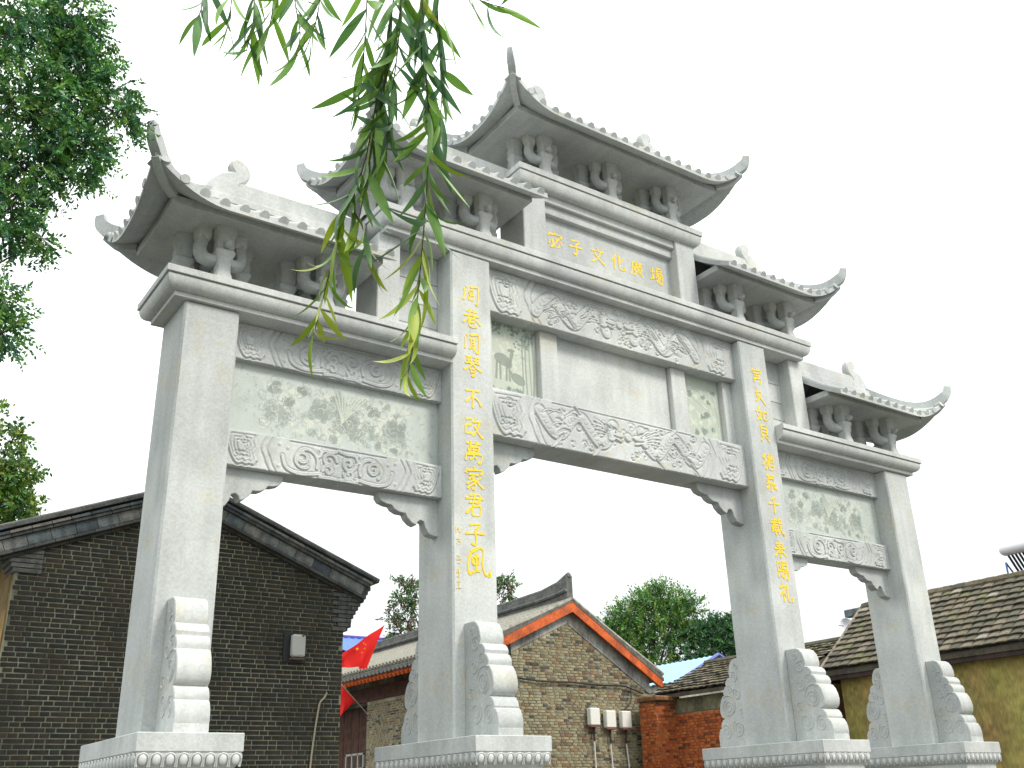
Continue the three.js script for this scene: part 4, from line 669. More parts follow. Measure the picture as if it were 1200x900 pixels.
{
  const X0 = -6.95, X1 = -2.47, AX = -4.82, AY = 5.31, SL = 0.394, ZW = -3.5, ZB = -12.5;
  const h = thing('grey_brick_house', 'dark grey brick house with slate verge, its gable wall right behind the archway', 'house', null, [AX, 0, ZW]);
  const P = (name, g, m) => mesh(name, g.translate(-AX, 0, -ZW), m, h);
  const mortar = std({ color: lin(0.42, 0.43, 0.32), map: plasterTex });
  const yt = (x) => AY - 0.37 - SL * Math.abs(x - AX);
  const wall = P('wall', mapUV(only(new THREE.ExtrudeGeometry(new THREE.Shape([[X0, 0], [X1, 0], [X1, yt(X1) + 0.2], [AX, AY - 0.18], [X0, yt(X0) + 0.2]].map((p) => new THREE.Vector2(...p))), { depth: ZW - ZB, bevelEnabled: false }).translate(0, 0, ZB)), 2), mortar);
  const list = brickRows(X0 + 0.002, X1 - 0.002, 0.02, AY, (x) => yt(x) + 0.06, 0.0618, 0.220, 0.104, 0.0135, () => Math.floor(R() * 5));
  const cache = {};
  pieces(wall, 'brick', 'bricks', list.map(([x, y, l, k]) => { const q = Math.round(l / 0.012) * 0.012; return { g: cache[q] || (cache[q] = brickBox(q, 0.0485, 0.03)), m: M4(x - AX, y, 0.007 + rr(-0.0015, 0.002), rr(-0.006, 0.006), 0, rr(-0.004, 0.004)), k }; }).filter((q) => true).sort(() => 0), darkBrick, vcol());
  // verge: rows of moulded bricks and a band of slabs following the slope
  for (const s of [-1, 1]) {
    const ang = Math.atan(SL), len = 2.78 / Math.cos(ang), vg = new THREE.Group(); vg.name = 'verge'; h.add(vg);
    vg.position.set(0, AY, 0); vg.rotation.z = -s * ang; // local x runs down the slope for s>0, mirrored for s<0
    const rowOf = (y0, y1, z, step, mats) => { for (let x = 0.0, i = 0; x < len; i++) { const l = Math.min(step * rr(0.94, 1.06), len - x); if (l > 0.05) { const o = mesh('verge_brick', mapUV(cbox(s > 0 ? x + 0.003 : -x - l + 0.003, s > 0 ? x + l - 0.003 : -x - 0.003, y0 + 0.003, y1 - 0.003, -0.1, z, 0.004), 0.6), mats[Math.floor(R() * mats.length)], vg); } x += l; } };
    rowOf(-0.375, -0.325, 0.05, 0.26, darkBrick); rowOf(-0.325, -0.28, 0.085, 0.25, greyBrick); rowOf(-0.28, -0.135, 0.06, 0.29, slate); rowOf(-0.135, -0.09, 0.1, 0.25, greyBrick); rowOf(-0.09, -0.045, 0.125, 0.25, slate);
  }
  // roof: slabs with barrel tiles running down both slopes
  for (const s of [-1, 1]) {
    const rf = P('roof', mapUV(only(new THREE.ExtrudeGeometry(new THREE.Shape([[0, 0], [s * 2.84, -2.84 * SL], [s * 2.84, -2.84 * SL - 0.035], [0, -0.035]].map((p) => new THREE.Vector2(p[0] + AX, p[1] + AY + 0.012))), { depth: ZW - ZB + 0.16, bevelEnabled: false }).translate(0, 0, ZB)), 1.2), tileGrey[2]);
    const g = sweep([0, 1, 2, 3, 4].map((i) => V(s * 2.86 * i / 4, -2.86 * SL * i / 4, 0)), ring(0.036, 7)); mapUV(g, 1);
    for (let z = ZW + 0.1, i = 0; z > ZB; z -= 0.2, i++) { const o = mesh('barrel_tile', g, tileGrey[i % 3], rf); o.position.set(0, AY + 0.022, z - ZW); }
  }
  P('ridge', mapUV(cbox(AX - 0.1, AX + 0.1, AY - 0.02, AY + 0.14, ZB, ZW + 0.17, 0.02), 1), tileGrey[1]);
  // stepped wall head at the right corner and a plain one at the left
  for (let k = 0; k < 11; k++) {
    const y = 3.44 + k * 0.0618, e = X1 + 0.06 + 0.36 * Math.pow(k / 10, 1.15), xs = [-2.66 + (k % 2) * 0.09, -2.43 + (k % 2) * 0.06, e];
    for (let i = 0; i < 2; i++) P('wall_head_brick', mapUV(cbox(xs[i] + 0.003, xs[i + 1] - 0.003, y + 0.004, y + 0.058, ZW - 0.5, ZW + 0.03 + 0.002 * (k % 3), 0.006), 0.5), greyBrick[Math.floor(R() * 4)]);
    if (k > 4) P('wall_head_brick', mapUV(cbox(X0 - 0.03 * (k - 4), X0 + 0.3, y + 0.124, y + 0.178, ZW - 0.5, ZW + 0.03, 0.006), 0.5), greyBrick[Math.floor(R() * 4)]);
  }
  // left side: ochre plaster, eave board and rafter ends
  P('side_wall', mapUV(cbox(X0 - 0.025, X0 + 0.1, 0, 4.12, ZB, ZW - 0.12, 0.01), 2.2), std({ color: lin(0.47, 0.31, 0.12), map: plasterTex }));
  P('eave_board', mapUV(cbox(X0 - 0.46, X0 - 0.42, 4.22, 4.32, ZB, ZW - 0.02, 0.006), 1), std({ color: lin(0.05, 0.045, 0.04) }));
  for (let i = 0; i < 16; i++) { const z = ZW - 0.25 - i * 0.3; P('rafter', mapUV(cbox(-0.5, 0.02, -0.04, 0.04, -0.035, 0.035, 0.006), 1).applyMatrix4(M4(X0 + 0.02, 4.30, z, 0, 0, 0.36)), std({ color: lin(0.045, 0.04, 0.036) })); }
  const scrawl = std({ color: lin(0.04, 0.035, 0.03) });
  P('painted_mark', mapUV(tube([[X0 - 0.027, 3.05, ZW - 0.25], [X0 - 0.027, 3.2, ZW - 0.5], [X0 - 0.027, 3.12, ZW - 0.8], [X0 - 0.027, 2.8, ZW - 1.1]], 0.02, 10, 5), 1), scrawl);
}
// utility box and conduit on that wall
{
  const t = thing('utility_box', 'small pale utility box with dark backing on the dark brick gable wall', 'utility box', null, [-3.2, 2.98, -3.49]);
  mesh('back_plate', new RoundedBoxGeometry(0.34, 0.42, 0.03, 2, 0.012).translate(-0.02, 0.18, 0.012), std({ color: lin(0.02, 0.022, 0.022), roughness: 0.6 }), t);
  mesh('cover', new RoundedBoxGeometry(0.2, 0.31, 0.11, 3, 0.035).translate(0.0, 0.2, 0.08), std({ color: lin(0.55, 0.55, 0.5), roughness: 0.5 }), t);
  mesh('rust_spot', new THREE.CircleGeometry(0.02, 9).translate(0.05, 0.335, 0.1365), std({ color: lin(0.25, 0.1, 0.04) }), t);
  mesh('bottom_lip', new RoundedBoxGeometry(0.2, 0.03, 0.1, 2, 0.01).translate(0.0, 0.02, 0.07), std({ color: lin(0.16, 0.09, 0.075) }), t);
  const c = mesh('conduit', tube([[-2.70, 2.57, -3.47], [-2.74, 2.5, -3.468], [-2.8, 2.44, -3.465], [-2.83, 2.3, -3.462], [-2.9, 1.7, -3.462], [-2.93, 1.0, -3.462], [-2.94, 0, -3.462]], 0.013, 26, 6), std({ color: lin(0.42, 0.38, 0.27) }));
  tag(c, 'thin tan conduit bent against the dark brick gable wall', 'conduit');
}
// ------------------------------------------------------------ gatehouse with the orange verge boards
{
  const ZG = -9.6, AX = 6.48, AY = 5.62, ZB = -22, XL = 4.75, XR = 8.98, SR = 0.62, SLf = 0.46;
  const h = thing('orange_verge_house', 'tan brick house with orange verge boards and a grey upturned ridge', 'house', null, [AX, 0, ZG]);
  const P = (name, g, m, parent = h) => mesh(name, g.translate(-AX, 0, -ZG), m, parent);
  const orange = std({ color: lin(0.80, 0.14, 0.012), roughness: 0.55, map: roughTex }), maroon = std({ color: lin(0.16, 0.03, 0.015), map: roughTex }), band = std({ color: lin(0.52, 0.53, 0.54), map: plasterTex });
  const yt = (x) => x < AX ? AY - SLf * (AX - x) : AY - SR * (x - AX);
  const shape = (pts, z0, z1) => mapUV(only(new THREE.ExtrudeGeometry(new THREE.Shape(pts.map((p) => new THREE.Vector2(...p))), { depth: z1 - z0, bevelEnabled: false }).translate(0, 0, z0)), 1.5);
  const mort = std({ color: lin(0.62, 0.60, 0.46), map: plasterTex }), XI = XL + 0.6;
  const wall = P('wall', shape([[XL, 0], [XR, 0], [XR, yt(XR) - 0.1], [AX, AY - 0.1], [XL, yt(XL) - 0.1]], ZG - 0.4, ZG), mort);
  P('wall', shape([[XI, 0], [XR, 0], [XR, yt(XR) - 0.12], [AX, AY - 0.12], [XI, yt(XI) - 0.12]], ZB, ZG - 0.4), mort);
  for (const [z0, z1] of [[-13.1, ZG - 0.4], [-16.9, -14.1], [ZB, -20.5]]) P('wall', mapUV(cbox(XL, XI - 0.002, 0, 3.86, z0, z1, 0.01), 1.5), mort);
  const tan = [[0.456, 0.384, 0.228], [0.384, 0.348, 0.216], [0.288, 0.204, 0.132], [0.48, 0.444, 0.288], [0.12, 0.114, 0.102], [0.408, 0.24, 0.132], [0.396, 0.396, 0.288]];
  const bricks = [];
  const addBricks = (list, M) => { for (const [x, y, l, k] of list) { const g = mapUV(new THREE.BoxGeometry(l, 0.049, 0.02).toNonIndexed(), 0.5).applyMatrix4(M4(x, y, rr(-0.002, 0.002))).applyMatrix4(M), n = g.attributes.position.count, c = new Float32Array(n * 3), q = rr(0.85, 1.15); for (let i = 0; i < n; i++) c.set(tan[k].map((v) => v * q), i * 3); g.setAttribute('color', new THREE.BufferAttribute(c, 3)); bricks.push(g); } };
  const pick = () => { const r = R(); return r < 0.3 ? 0 : r < 0.5 ? 1 : r < 0.62 ? 2 : r < 0.8 ? 3 : r < 0.87 ? 4 : r < 0.93 ? 5 : 6; };
  addBricks(brickRows(XL, XR, 0.02, AY, (x) => yt(x) - 0.5, 0.066, 0.23, 0.112, 0.017, pick), M4(-AX, 0, 0.004));
  for (const [z0, z1] of [[-13.1, ZG], [-16.9, -14.1], [-21.5, -20.5]]) addBricks(brickRows(0.01, z1 - z0 - 0.01, 0.02, 3.84, () => 3.84, 0.066, 0.23, 0.112, 0.017, pick), new THREE.Matrix4().multiplyMatrices(M4(XL - AX - 0.004, 0, z0 - ZG), M4(0, 0, 0, -Math.PI / 2)));
  const bm = mesh('bricks', mergeGeometries(bricks), vcol(), wall); bm.userData.kind = 'stuff';
  // grey plaster band, orange boards
  for (const s of [-1, 1]) {
    const sl = s < 0 ? SLf : SR, xe = s < 0 ? XL - 0.02 : XR + 0.02, xb = s < 0 ? 3.95 : 9.28, w = s < 0 ? 0.3 : 0.36, pts = (x1, a, b) => [[AX, AY - a], [x1, yt(x1) - a], [x1, yt(x1) - b], [AX, AY - b]];
    P('plaster_band', shape(pts(xe, 0.18, 0.20 + w), ZG - 0.02, ZG + 0.03), band);
    P('verge_board', shape(pts(xb, -0.02, 0.27), ZG + 0.17, ZG + 0.23), orange);
    P('verge_soffit', shape(pts(xb, 0.13, 0.19), ZG + 0.02, ZG + 0.17), maroon);
    // roof slope with merged small barrel tiles
    const n = V(s * 1, -sl, 0), L = s < 0 ? AX - 3.9 : 9.32 - AX, T = [];
    for (let z = ZG + 0.2; z > ZB; z -= 0.19) { T.push(sweep([0, 1, 2, 3, 4, 5, 6].map((i) => { const t = i / 6; return V(AX + s * L * t, AY + 0.06 - sl * L * t + 0.08 * t * t - 0.02, z); }), ring(0.062, 6))); }
    const rs = P('roof', shape([[AX, AY + 0.05], [AX + s * L, yt(AX + s * L) + 0.03], [AX + s * L, yt(AX + s * L) - 0.05], [AX, AY - 0.03]], ZB, ZG + 0.24), tileGrey[0]);
    const tl = mesh('barrel_tiles', mapUV(join(T), 0.7).translate(-AX, 0, -ZG), std({ color: lin(0.40, 0.385, 0.32), map: roughTex }), rs); tl.userData.kind = 'stuff';
  }
  // ridge with raised end
  const rp = [[ZB, 0], [-15, 0], [-12, 0.02], [-10.6, 0.05], [-9.9, 0.14], [-9.45, 0.30]], ro = [];
  const rg = (z0, y0, z1, y1, b) => { const w = 0.09; const a = [[AX - w, AY + b, z0], [AX - w, AY + 0.34 + y0, z0], [AX + w, AY + 0.34 + y0, z0], [AX + w, AY + b, z0]], c = [[AX - w, AY + b, z1], [AX - w, AY + 0.34 + y1, z1], [AX + w, AY + 0.34 + y1, z1], [AX + w, AY + b, z1]]; for (let j = 0; j < 4; j++) quad(ro, a[j], c[j], c[(j + 1) % 4], a[(j + 1) % 4]); quad(ro, c[0], c[1], c[2], c[3]); };
  for (let i = 0; i < rp.length - 1; i++) rg(rp[i][0], rp[i][1], rp[i + 1][0], rp[i + 1][1], 0.02);
  const ridge = P('ridge', mapUV(soup(ro), 0.8), tileGrey[0]);
  P('ridge_cap', mapUV(sweep(rp.map(([z, y]) => V(AX, AY + 0.36 + y, z)), ring(0.07, 7)), 1), tileGrey[2]);
  P('ridge_roll', mapUV(sweep(rp.map(([z, y]) => V(AX - 0.1, AY + 0.17 + y * 0.35, z)), ring(0.055, 7)), 1), tileGrey[2]);
  // left eave: rafter ends, eave board, posts, lattice
  const ex = 3.95, ey = yt(ex);
  P('eave_board', mapUV(cbox(ex + 0.05, ex + 0.1, ey - 0.16, ey - 0.06, ZB, ZG + 0.3, 0.01), 1), orange);
  const wood = std({ color: lin(0.13, 0.06, 0.04), map: roughTex });
  for (let z = ZG + 0.2; z > -20; z -= 0.22) { P('rafter', mapUV(cbox(-0.04, 0.62, -0.045, 0.045, -0.045, 0.045, 0.005), 1).applyMatrix4(M4(ex, ey - 0.2, z, 0, 0, 0.43)), orange); P('eave_tile', mapUV(cbox(-0.02, 0.02, -0.1, 0.02, -0.06, 0.06, 0.015), 0.5).applyMatrix4(M4(ex - 0.04, ey - 0.01, z)), tileGrey[1]); }
  P('beam', mapUV(cbox(XL - 0.02, XL + 0.1, 3.85, 4.25, ZB, ZG - 0.05, 0.01), 1), wood);
  for (const [z0, z1] of [[-14.1, -13.1], [-20.5, -16.9]]) for (let z = z0; z < z1 - 0.1; z += (z1 - z0) / Math.round((z1 - z0) / 0.5)) P('door_leaf', mapUV(cbox(XI - 0.07, XI - 0.01, 0, 3.85, z + 0.01, z + (z1 - z0) / Math.round((z1 - z0) / 0.5) - 0.01, 0.01), 1), wood);
  // lattice window in the far recess
  const lw = std({ color: lin(0.33, 0.36, 0.33) }), bars = [];
  const bar = (z0, z1, y0, y1) => P('lattice_bar', mapUV(cbox(XL - 0.06, XL - 0.02, y0, y1, z0, z1, 0.004), 1), lw);
  for (const z of [-18.1, -17.72, -17.34, -17.0]) bar(z, z + 0.06, 0.6, 2.5);
  for (const y of [0.7, 1.0, 1.35, 1.7, 2.05, 2.44]) bar(-18.1, -16.94, y, y + 0.055);
  P('lattice_ring', mapUV(only(new THREE.TorusGeometry(0.22, 0.03, 6, 18).rotateY(Math.PI / 2).translate(XL - 0.05, 1.55, -17.5)), 1), lw);
  // window on the tan gable is absent: only boxes and cables
}
for (let i = 0; i < 3; i++) {
  const x = 7.03 + i * 0.497, y = 2.66;
  const t = thing('meter_box', ['white electric meter box on the tan gable, hung higher than the two beside it', 'white meter box between two others on the tan gable wall', 'white meter box under a looped black cable on the tan gable'][i], 'meter box', 'meter boxes on the tan gable', [x, y + (i ? 0 : 0.05), -9.57]);
  mesh('cover', new RoundedBoxGeometry(0.3, 0.4, 0.16, 2, 0.03).translate(0, 0.2, 0.09), std({ color: lin(0.72, 0.72, 0.66), roughness: 0.5 }), t);
  mesh('base', new RoundedBoxGeometry(0.27, 0.04, 0.14, 2, 0.01).translate(0, -0.02, 0.08), std({ color: lin(0.22, 0.09, 0.09) }), t);
  mesh('conduit', tube([[0.02, -0.04, 0.05], [0.02, -0.3, 0.045], [0.03 + 0.02 * i, -0.9, 0.04], [0.04, -(y + (i ? 0 : 0.05)), 0.04]], 0.018, 12, 6), std({ color: lin(0.62, 0.62, 0.58), roughness: 0.5 }), t);
  mesh('gland', tube([[0.02, -0.03, 0.06], [0.02, -0.35, 0.05]], 0.024, 4, 6), std({ color: lin(0.03, 0.03, 0.03) }), t);
}
tag(mesh('power_cable', join([tube([[4.8, 3.74, -9.53], [5.6, 3.68, -9.52], [6.4, 3.69, -9.52], [7.3, 3.66, -9.52], [8.1, 3.66, -9.52], [8.35, 3.6, -9.52], [8.7, 3.5, -9.52]], 0.022, 40, 6), tube([[8.3, 3.62, -9.52], [8.28, 3.35, -9.5], [8.18, 3.2, -9.5], [8.02, 3.08, -9.5]], 0.014, 12, 6)]), std({ color: lin(0.03, 0.03, 0.035) })), 'black cable sagging along the tan brick gable above the meter boxes', 'cable');
// flags on slanting poles
function flag(pole, pts, label, tail) {
  const t = thing('red_flag', label, 'flag', 'red flags by the grey brick house', pole[0]);
  const b = V(...pole[0]), L = (p) => V(...p).sub(b);
  mesh('pole', tube([[0, 0, 0], L(pole[1]).multiplyScalar(0.5).toArray(), L(pole[1]).toArray()], 0.014, 6, 6), std({ color: lin(0.55, 0.55, 0.5), roughness: 0.5 }), t);
  // cloth: bilinear patch with folds
  const [A, B, C, D] = pts.map(L), n = 18, pos = [], idx = [];
  for (let j = 0; j <= n; j++) for (let i = 0; i <= n; i++) { const u = i / n, v = j / n, p = A.clone().lerp(B, u).lerp(D.clone().lerp(C, u), v); const w = 0.05 * Math.sin(u * 9 + v * 3) * v + 0.03 * Math.sin(u * 17 - v * 4) * v; pos.push(p.x + w * 0.7, p.y + 0.01 * Math.sin(u * 12), p.z + w); }
  for (let j = 0; j < n; j++) for (let i = 0; i < n; i++) { const a = j * (n + 1) + i; idx.push(a, a + n + 1, a + 1, a + 1, a + n + 1, a + n + 2); }
  const g = new THREE.BufferGeometry(); g.setAttribute('position', new THREE.Float32BufferAttribute(pos, 3)); g.setIndex(idx); g.computeVertexNormals();
  mesh('cloth', g, new THREE.MeshPhysicalMaterial({ color: lin(0.85, 0.008, 0.005), roughness: 0.8, side: THREE.DoubleSide, transmission: 0.25, thickness: 0 }), t);
  if (tail) for (const [u, v, r] of [[0.5, 0.3, 0.035], [0.62, 0.2, 0.016], [0.68, 0.3, 0.016], [0.68, 0.42, 0.016], [0.62, 0.52, 0.016]]) {
    const sh = new THREE.Shape(); for (let i = 0; i < 10; i++) { const a = i * Math.PI / 5 + 1.57, q = i % 2 ? r * 0.4 : r; i ? sh.lineTo(Math.cos(a) * q, Math.sin(a) * q) : sh.moveTo(Math.cos(a) * q, Math.sin(a) * q); }
    const p = A.clone().lerp(B, u).lerp(D.clone().lerp(C, u), v), w = 0.05 * Math.sin(u * 9 + v * 3) * v + 0.03 * Math.sin(u * 17 - v * 4) * v;
    mesh('star', new THREE.ExtrudeGeometry(sh, { depth: 0.004, bevelEnabled: false }).rotateY(-0.5).translate(p.x + w * 0.7 - 0.016, p.y, p.z + w + 0.03), std({ color: lin(0.8, 0.55, 0.02) }), t);
  }
}
flag([[4.72, 4.1, -18.6], [-0.6, 3.5, -8.3]].map((p, i) => i ? [-0.5, 3.6, -8.0] : [-2.47, 3.1, -8.0]), [[-0.5, 3.70, -7.95], [0.38, 4.36, -7.62], [0.1, 3.53, -7.76], [-0.5, 3.56, -8.0]], 'red flag with small yellow stars flying out past the dark brick house corner', true);
flag([[4.72, 3.48, -16.73], [3.3, 4.64, -16.46]], [[3.5, 4.36, -16.4], [4.12, 3.84, -16.4], [3.75, 3.5, -16.35], [3.35, 3.2, -16.3]], 'plain red flag hanging from a slanting white pole under the tiled eave', false);

// ------------------------------------------------------------ red brick house with a tiled lean roof
const clay = [[0.19, 0.16, 0.10], [0.14, 0.13, 0.085], [0.24, 0.20, 0.14], [0.11, 0.095, 0.065], [0.36, 0.33, 0.26], [0.18, 0.175, 0.08]].map((c) => std({ color: lin(...c), map: roughTex }));
// overlapping bowed tile, laid on a slope: x along the eave, z up the slope
const tileShape = (w, l) => { const o = []; for (let i = 0; i < 5; i++) { const f = (k) => { const t = k / 5 - 0.5; return [t * w, 0.014 * (1 - 4 * t * t)]; }, a = f(i), b = f(i + 1), th = 0.03; const A = [a[0], a[1] + 0.05, 0], B = [b[0], b[1] + 0.05, 0], C = [b[0], b[1], -l], D = [a[0], a[1], -l]; quad(o, A, B, C, D); quad(o, [A[0], A[1] - th, 0], [B[0], B[1] - th, 0], B, A); } return mapUV(toCreasedNormals(soup(o), 0.8), 0.5); };
function tileField(parent, name, rest, o, along, upv, nA, nU, w, l, mats, max) {
  const g = tileShape(w * 0.98, l * 1.25), nrm = along.clone().cross(upv).normalize(); if (nrm.y < 0) nrm.negate();
  const list = [];
  for (let j = 0; j < nU; j++) for (let i = 0; i < nA; i++) {
    const p = o.clone().addScaledVector(along, (i + 0.5 + (j % 2 ? 0.06 : 0)) * w).addScaledVector(upv, j * l).addScaledVector(nrm, 0.02 + rr(-0.008, 0.008));
    const m = new THREE.Matrix4().makeBasis(along, nrm, upv.clone().negate()); const e = new THREE.Matrix4().makeRotationFromEuler(new THREE.Euler(rr(-0.03, 0.03), rr(-0.04, 0.04), rr(-0.03, 0.03)));
    m.multiply(e).setPosition(p); const r = R(); list.push({ g, m, k: r < 0.3 ? 0 : r < 0.55 ? 1 : r < 0.7 ? 2 : r < 0.85 ? 3 : r < 0.92 ? 4 : 5 });
  }
  pieces(parent, name, rest, list.map((q) => { q.m.premultiply(new THREE.Matrix4().makeTranslation(-parent.userData.o.x, -parent.userData.o.y, -parent.userData.o.z)); return q; }), mats, vcol({ side: THREE.DoubleSide }), max);
}
{
  const t = thing('red_brick_house', 'low red brick house with mossy tile roof beside the tan gable', 'house', null, [9.75, 0, -9.2]);
  const P = (name, g, m, parent = t) => mesh(name, g.translate(-9.75, 0, 9.2), m, parent);
  const redM = std({ color: lin(0.48, 0.27, 0.14), map: plasterTex }), reds = [[0.65, 0.163, 0.037], [0.562, 0.138, 0.035], [0.7, 0.213, 0.056], [0.325, 0.088, 0.031], [0.213, 0.075, 0.037]];
  const w = P('wall', mapUV(cbox(9.0, 13.2, 0, 3.3, -9.4, -4.75, 0.01), 1.5), redM);
  const L = [];
  const add = (list, M) => { for (const [x, y, l, k] of list) { const g = mapUV(new THREE.BoxGeometry(l, 0.055, 0.02).toNonIndexed(), 0.5).applyMatrix4(M4(x, y, rr(-0.002, 0.003))).applyMatrix4(M), n = g.attributes.position.count, c = new Float32Array(n * 3), q = rr(0.85, 1.12); for (let i = 0; i < n; i++) c.set(reds[k].map((v) => v * q), i * 3); g.setAttribute('color', new THREE.BufferAttribute(c, 3)); L.push(g); } };
  const pk = () => { const r = R(); return r < 0.35 ? 0 : r < 0.6 ? 1 : r < 0.85 ? 2 : r < 0.95 ? 3 : 4; };
  // wall facing the archway along z, and the short return with its coping
  add(brickRows(0, 4.6, 0.02, 2.95, () => 2.95, 0.066, 0.24, 0.115, 0.01, pk), new THREE.Matrix4().multiplyMatrices(M4(9.0 - 9.75 - 0.006, 0, -0.16), M4(0, 0, 0, -Math.PI / 2)));
  add(brickRows(8.35, 9.0, 0.02, 3.2, () => 3.2, 0.066, 0.24, 0.115, 0.01, pk), M4(-9.75, 0, 0.486));
  add(brickRows(0, 0.58, 0.02, 3.2, () => 3.2, 0.066, 0.24, 0.115, 0.01, pk), new THREE.Matrix4().multiplyMatrices(M4(8.35 - 9.75 - 0.006, 0, -0.095), M4(0, 0, 0, -Math.PI / 2)));
  const bm = mesh('bricks', mergeGeometries(L), vcol(), w); bm.userData.kind = 'stuff';
  P('pier', mapUV(cbox(8.35, 9.0, 0, 3.24, -9.3, -8.712, 0.01), 1.5), redM);
  P('pier_cap', mapUV(cbox(8.28, 9.08, 3.24, 3.36, -9.3, -8.6, 0.02), 1), std({ color: lin(0.30, 0.14, 0.06), map: plasterTex }));
  P('wall_top', mapUV(cbox(8.985, 9.2, 2.95, 3.3, -9.3, -4.77, 0.01), 1), std({ color: lin(0.25, 0.24, 0.16), map: plasterTex }));
  // roof
  const a = V(8.82, 3.42, -9.35), upv = V(2.1, 0.86, 0).normalize();
  const sh = new THREE.Shape([[8.82, 3.4], [10.95, 4.27], [13.3, 3.4], [13.3, 3.32], [10.95, 4.17], [8.82, 3.32]].map((p) => new THREE.Vector2(...p)));
  const rf = P('roof', mapUV(only(new THREE.ExtrudeGeometry(sh, { depth: 4.75, bevelEnabled: false }).translate(0, 0, -9.45)), 1), clay[3]);
  rf.userData.o = V(9.75, 0, -9.2);
  tileField(rf, 'tile', 'tiles', a, V(0, 0, 1), upv, 22, 10, 0.21, 0.225, clay, 300); delete rf.userData.o;
  P('ridge', mapUV(tube([[10.95, 4.33, -9.45], [10.95, 4.33, -7], [10.95, 4.33, -4.72]], 0.09, 8, 7), 1), clay[1]);
}
// ------------------------------------------------------------ ochre house with the weathered tile roof
{
  const t = thing('ochre_house', 'ochre plastered house with long weathered clay tile roof', 'house', null, [9.8, 0, -1.5]);
  const P = (name, g, m, parent = t) => mesh(name, g.translate(-9.8, 0, 1.5), m, parent);
  const ochre = tex(512, (u, v) => { const a = pn(u * 4, v * 3, 4, 11, 3), b = pn(u * 110, v * 34, 110, 12, 34), c = pn(u * 25, v * 25, 25, 13, 25), L = 172 + 40 * (a - 0.5) + 34 * (b - 0.5) + 36 * (c - 0.5) + 24 * (R() - 0.5), g = pn(u * 6, v * 5, 6, 14, 5); return [L * (1.0 - 0.1 * g), L * (0.86 + 0.08 * g), L * (0.6 - 0.05 * g)]; });
  P('wall', mapUV(cbox(9.8, 13.2, 0, 3.45, -4.35, 6.5, 0.02), 2.5), std({ color: lin(0.78, 0.69, 0.54), map: ochre }));
  P('gable', mapUV(only(new THREE.ExtrudeGeometry(new THREE.Shape([[9.8, 3.45], [13.2, 3.45], [11.4, 4.9]].map((p) => new THREE.Vector2(...p))), { depth: 0.2, bevelEnabled: false }).translate(0, 0, -4.35)), 2), std({ color: lin(0.4, 0.3, 0.19), map: ochre }));
  const sh = new THREE.Shape([[9.58, 3.5], [11.4, 5.0], [13.4, 3.4], [13.4, 3.3], [11.4, 4.9], [9.58, 3.4]].map((p) => new THREE.Vector2(...p)));
  const rf = P('roof', mapUV(only(new THREE.ExtrudeGeometry(sh, { depth: 11.2, bevelEnabled: false }).translate(0, 0, -4.55)), 1), clay[3]);
  rf.userData.o = V(9.8, 0, -1.5); tileField(rf, 'tile', 'tiles', V(9.56, 3.52, -4.6), V(0, 0, 1), V(1.82, 1.5, 0).normalize(), 42, 11, 0.24, 0.212, clay, 300); delete rf.userData.o;
  const rg = []; for (let i = 0; i < 34; i++) { const z = -4.6 + i * 0.33; P('ridge_tile', mapUV(sweep([V(11.4, 5.05, z), V(11.4, 5.05 + 0.012, z + 0.17), V(11.4, 5.06, z + 0.35)], ring(0.1, 8)), 0.7), clay[Math.floor(R() * 3)]); }
  P('ridge_end', mapUV(cbox(11.3, 11.5, 4.88, 5.06, -5.1, -4.58, 0.02), 1), slate[0]);
  P('verge', mapUV(tube([[9.55, 3.56, -4.62], [10.5, 4.32, -4.62], [11.38, 5.06, -4.62]], 0.05, 10, 7), 0.7), std({ color: lin(0.3, 0.25, 0.18), map: roughTex }));
  P('eave_board', mapUV(cbox(9.6, 9.66, 3.30, 3.42, -4.5, 6.6, 0.008), 1), std({ color: lin(0.06, 0.035, 0.028), map: roughTex }));
}
{ // solar water heater on the far slope
  const t = thing('solar_water_heater', 'solar water heater with white tank and glass tubes on the ochre house roof', 'water heater', null, [12.2, 4.35, -0.6]);
  const white = std({ color: lin(0.72, 0.72, 0.74), roughness: 0.35 }), blue = std({ color: lin(0.08, 0.2, 0.42), roughness: 0.5 }), glass = std({ color: lin(0.02, 0.025, 0.04), roughness: 0.15 });
  mesh('tank', new THREE.CapsuleGeometry(0.13, 1.8, 6, 18).rotateX(Math.PI / 2).translate(0, 1.47, 0.15), white, t);
  for (let i = 0; i < 22; i++) mesh('glass_tube', tube([[0.02, 1.4, -0.74 + i * 0.083], [0.5, 0.85, -0.74 + i * 0.083], [1.0, 0.42, -0.74 + i * 0.083]], 0.028, 4, 7), glass, t);
  for (const z of [-0.8, 1.12]) { mesh('leg', tube([[0, 1.2, z], [-0.02, 0.6, z], [-0.04, -0.0, z]], 0.022, 4, 6), blue, t); mesh('leg', tube([[0, 1.2, z], [0.5, 0.75, z], [1.05, 0.28, z]], 0.02, 4, 6), blue, t); mesh('brace', tube([[-0.02, 0.45, z], [0.3, 0.6, z], [0.6, 0.7, z]], 0.014, 4, 6), blue, t); }
  mesh('rail', tube([[1.0, 0.35, -0.85], [1.0, 0.35, 0.2], [1.0, 0.35, 1.15]], 0.02, 4, 6), blue, t);
}
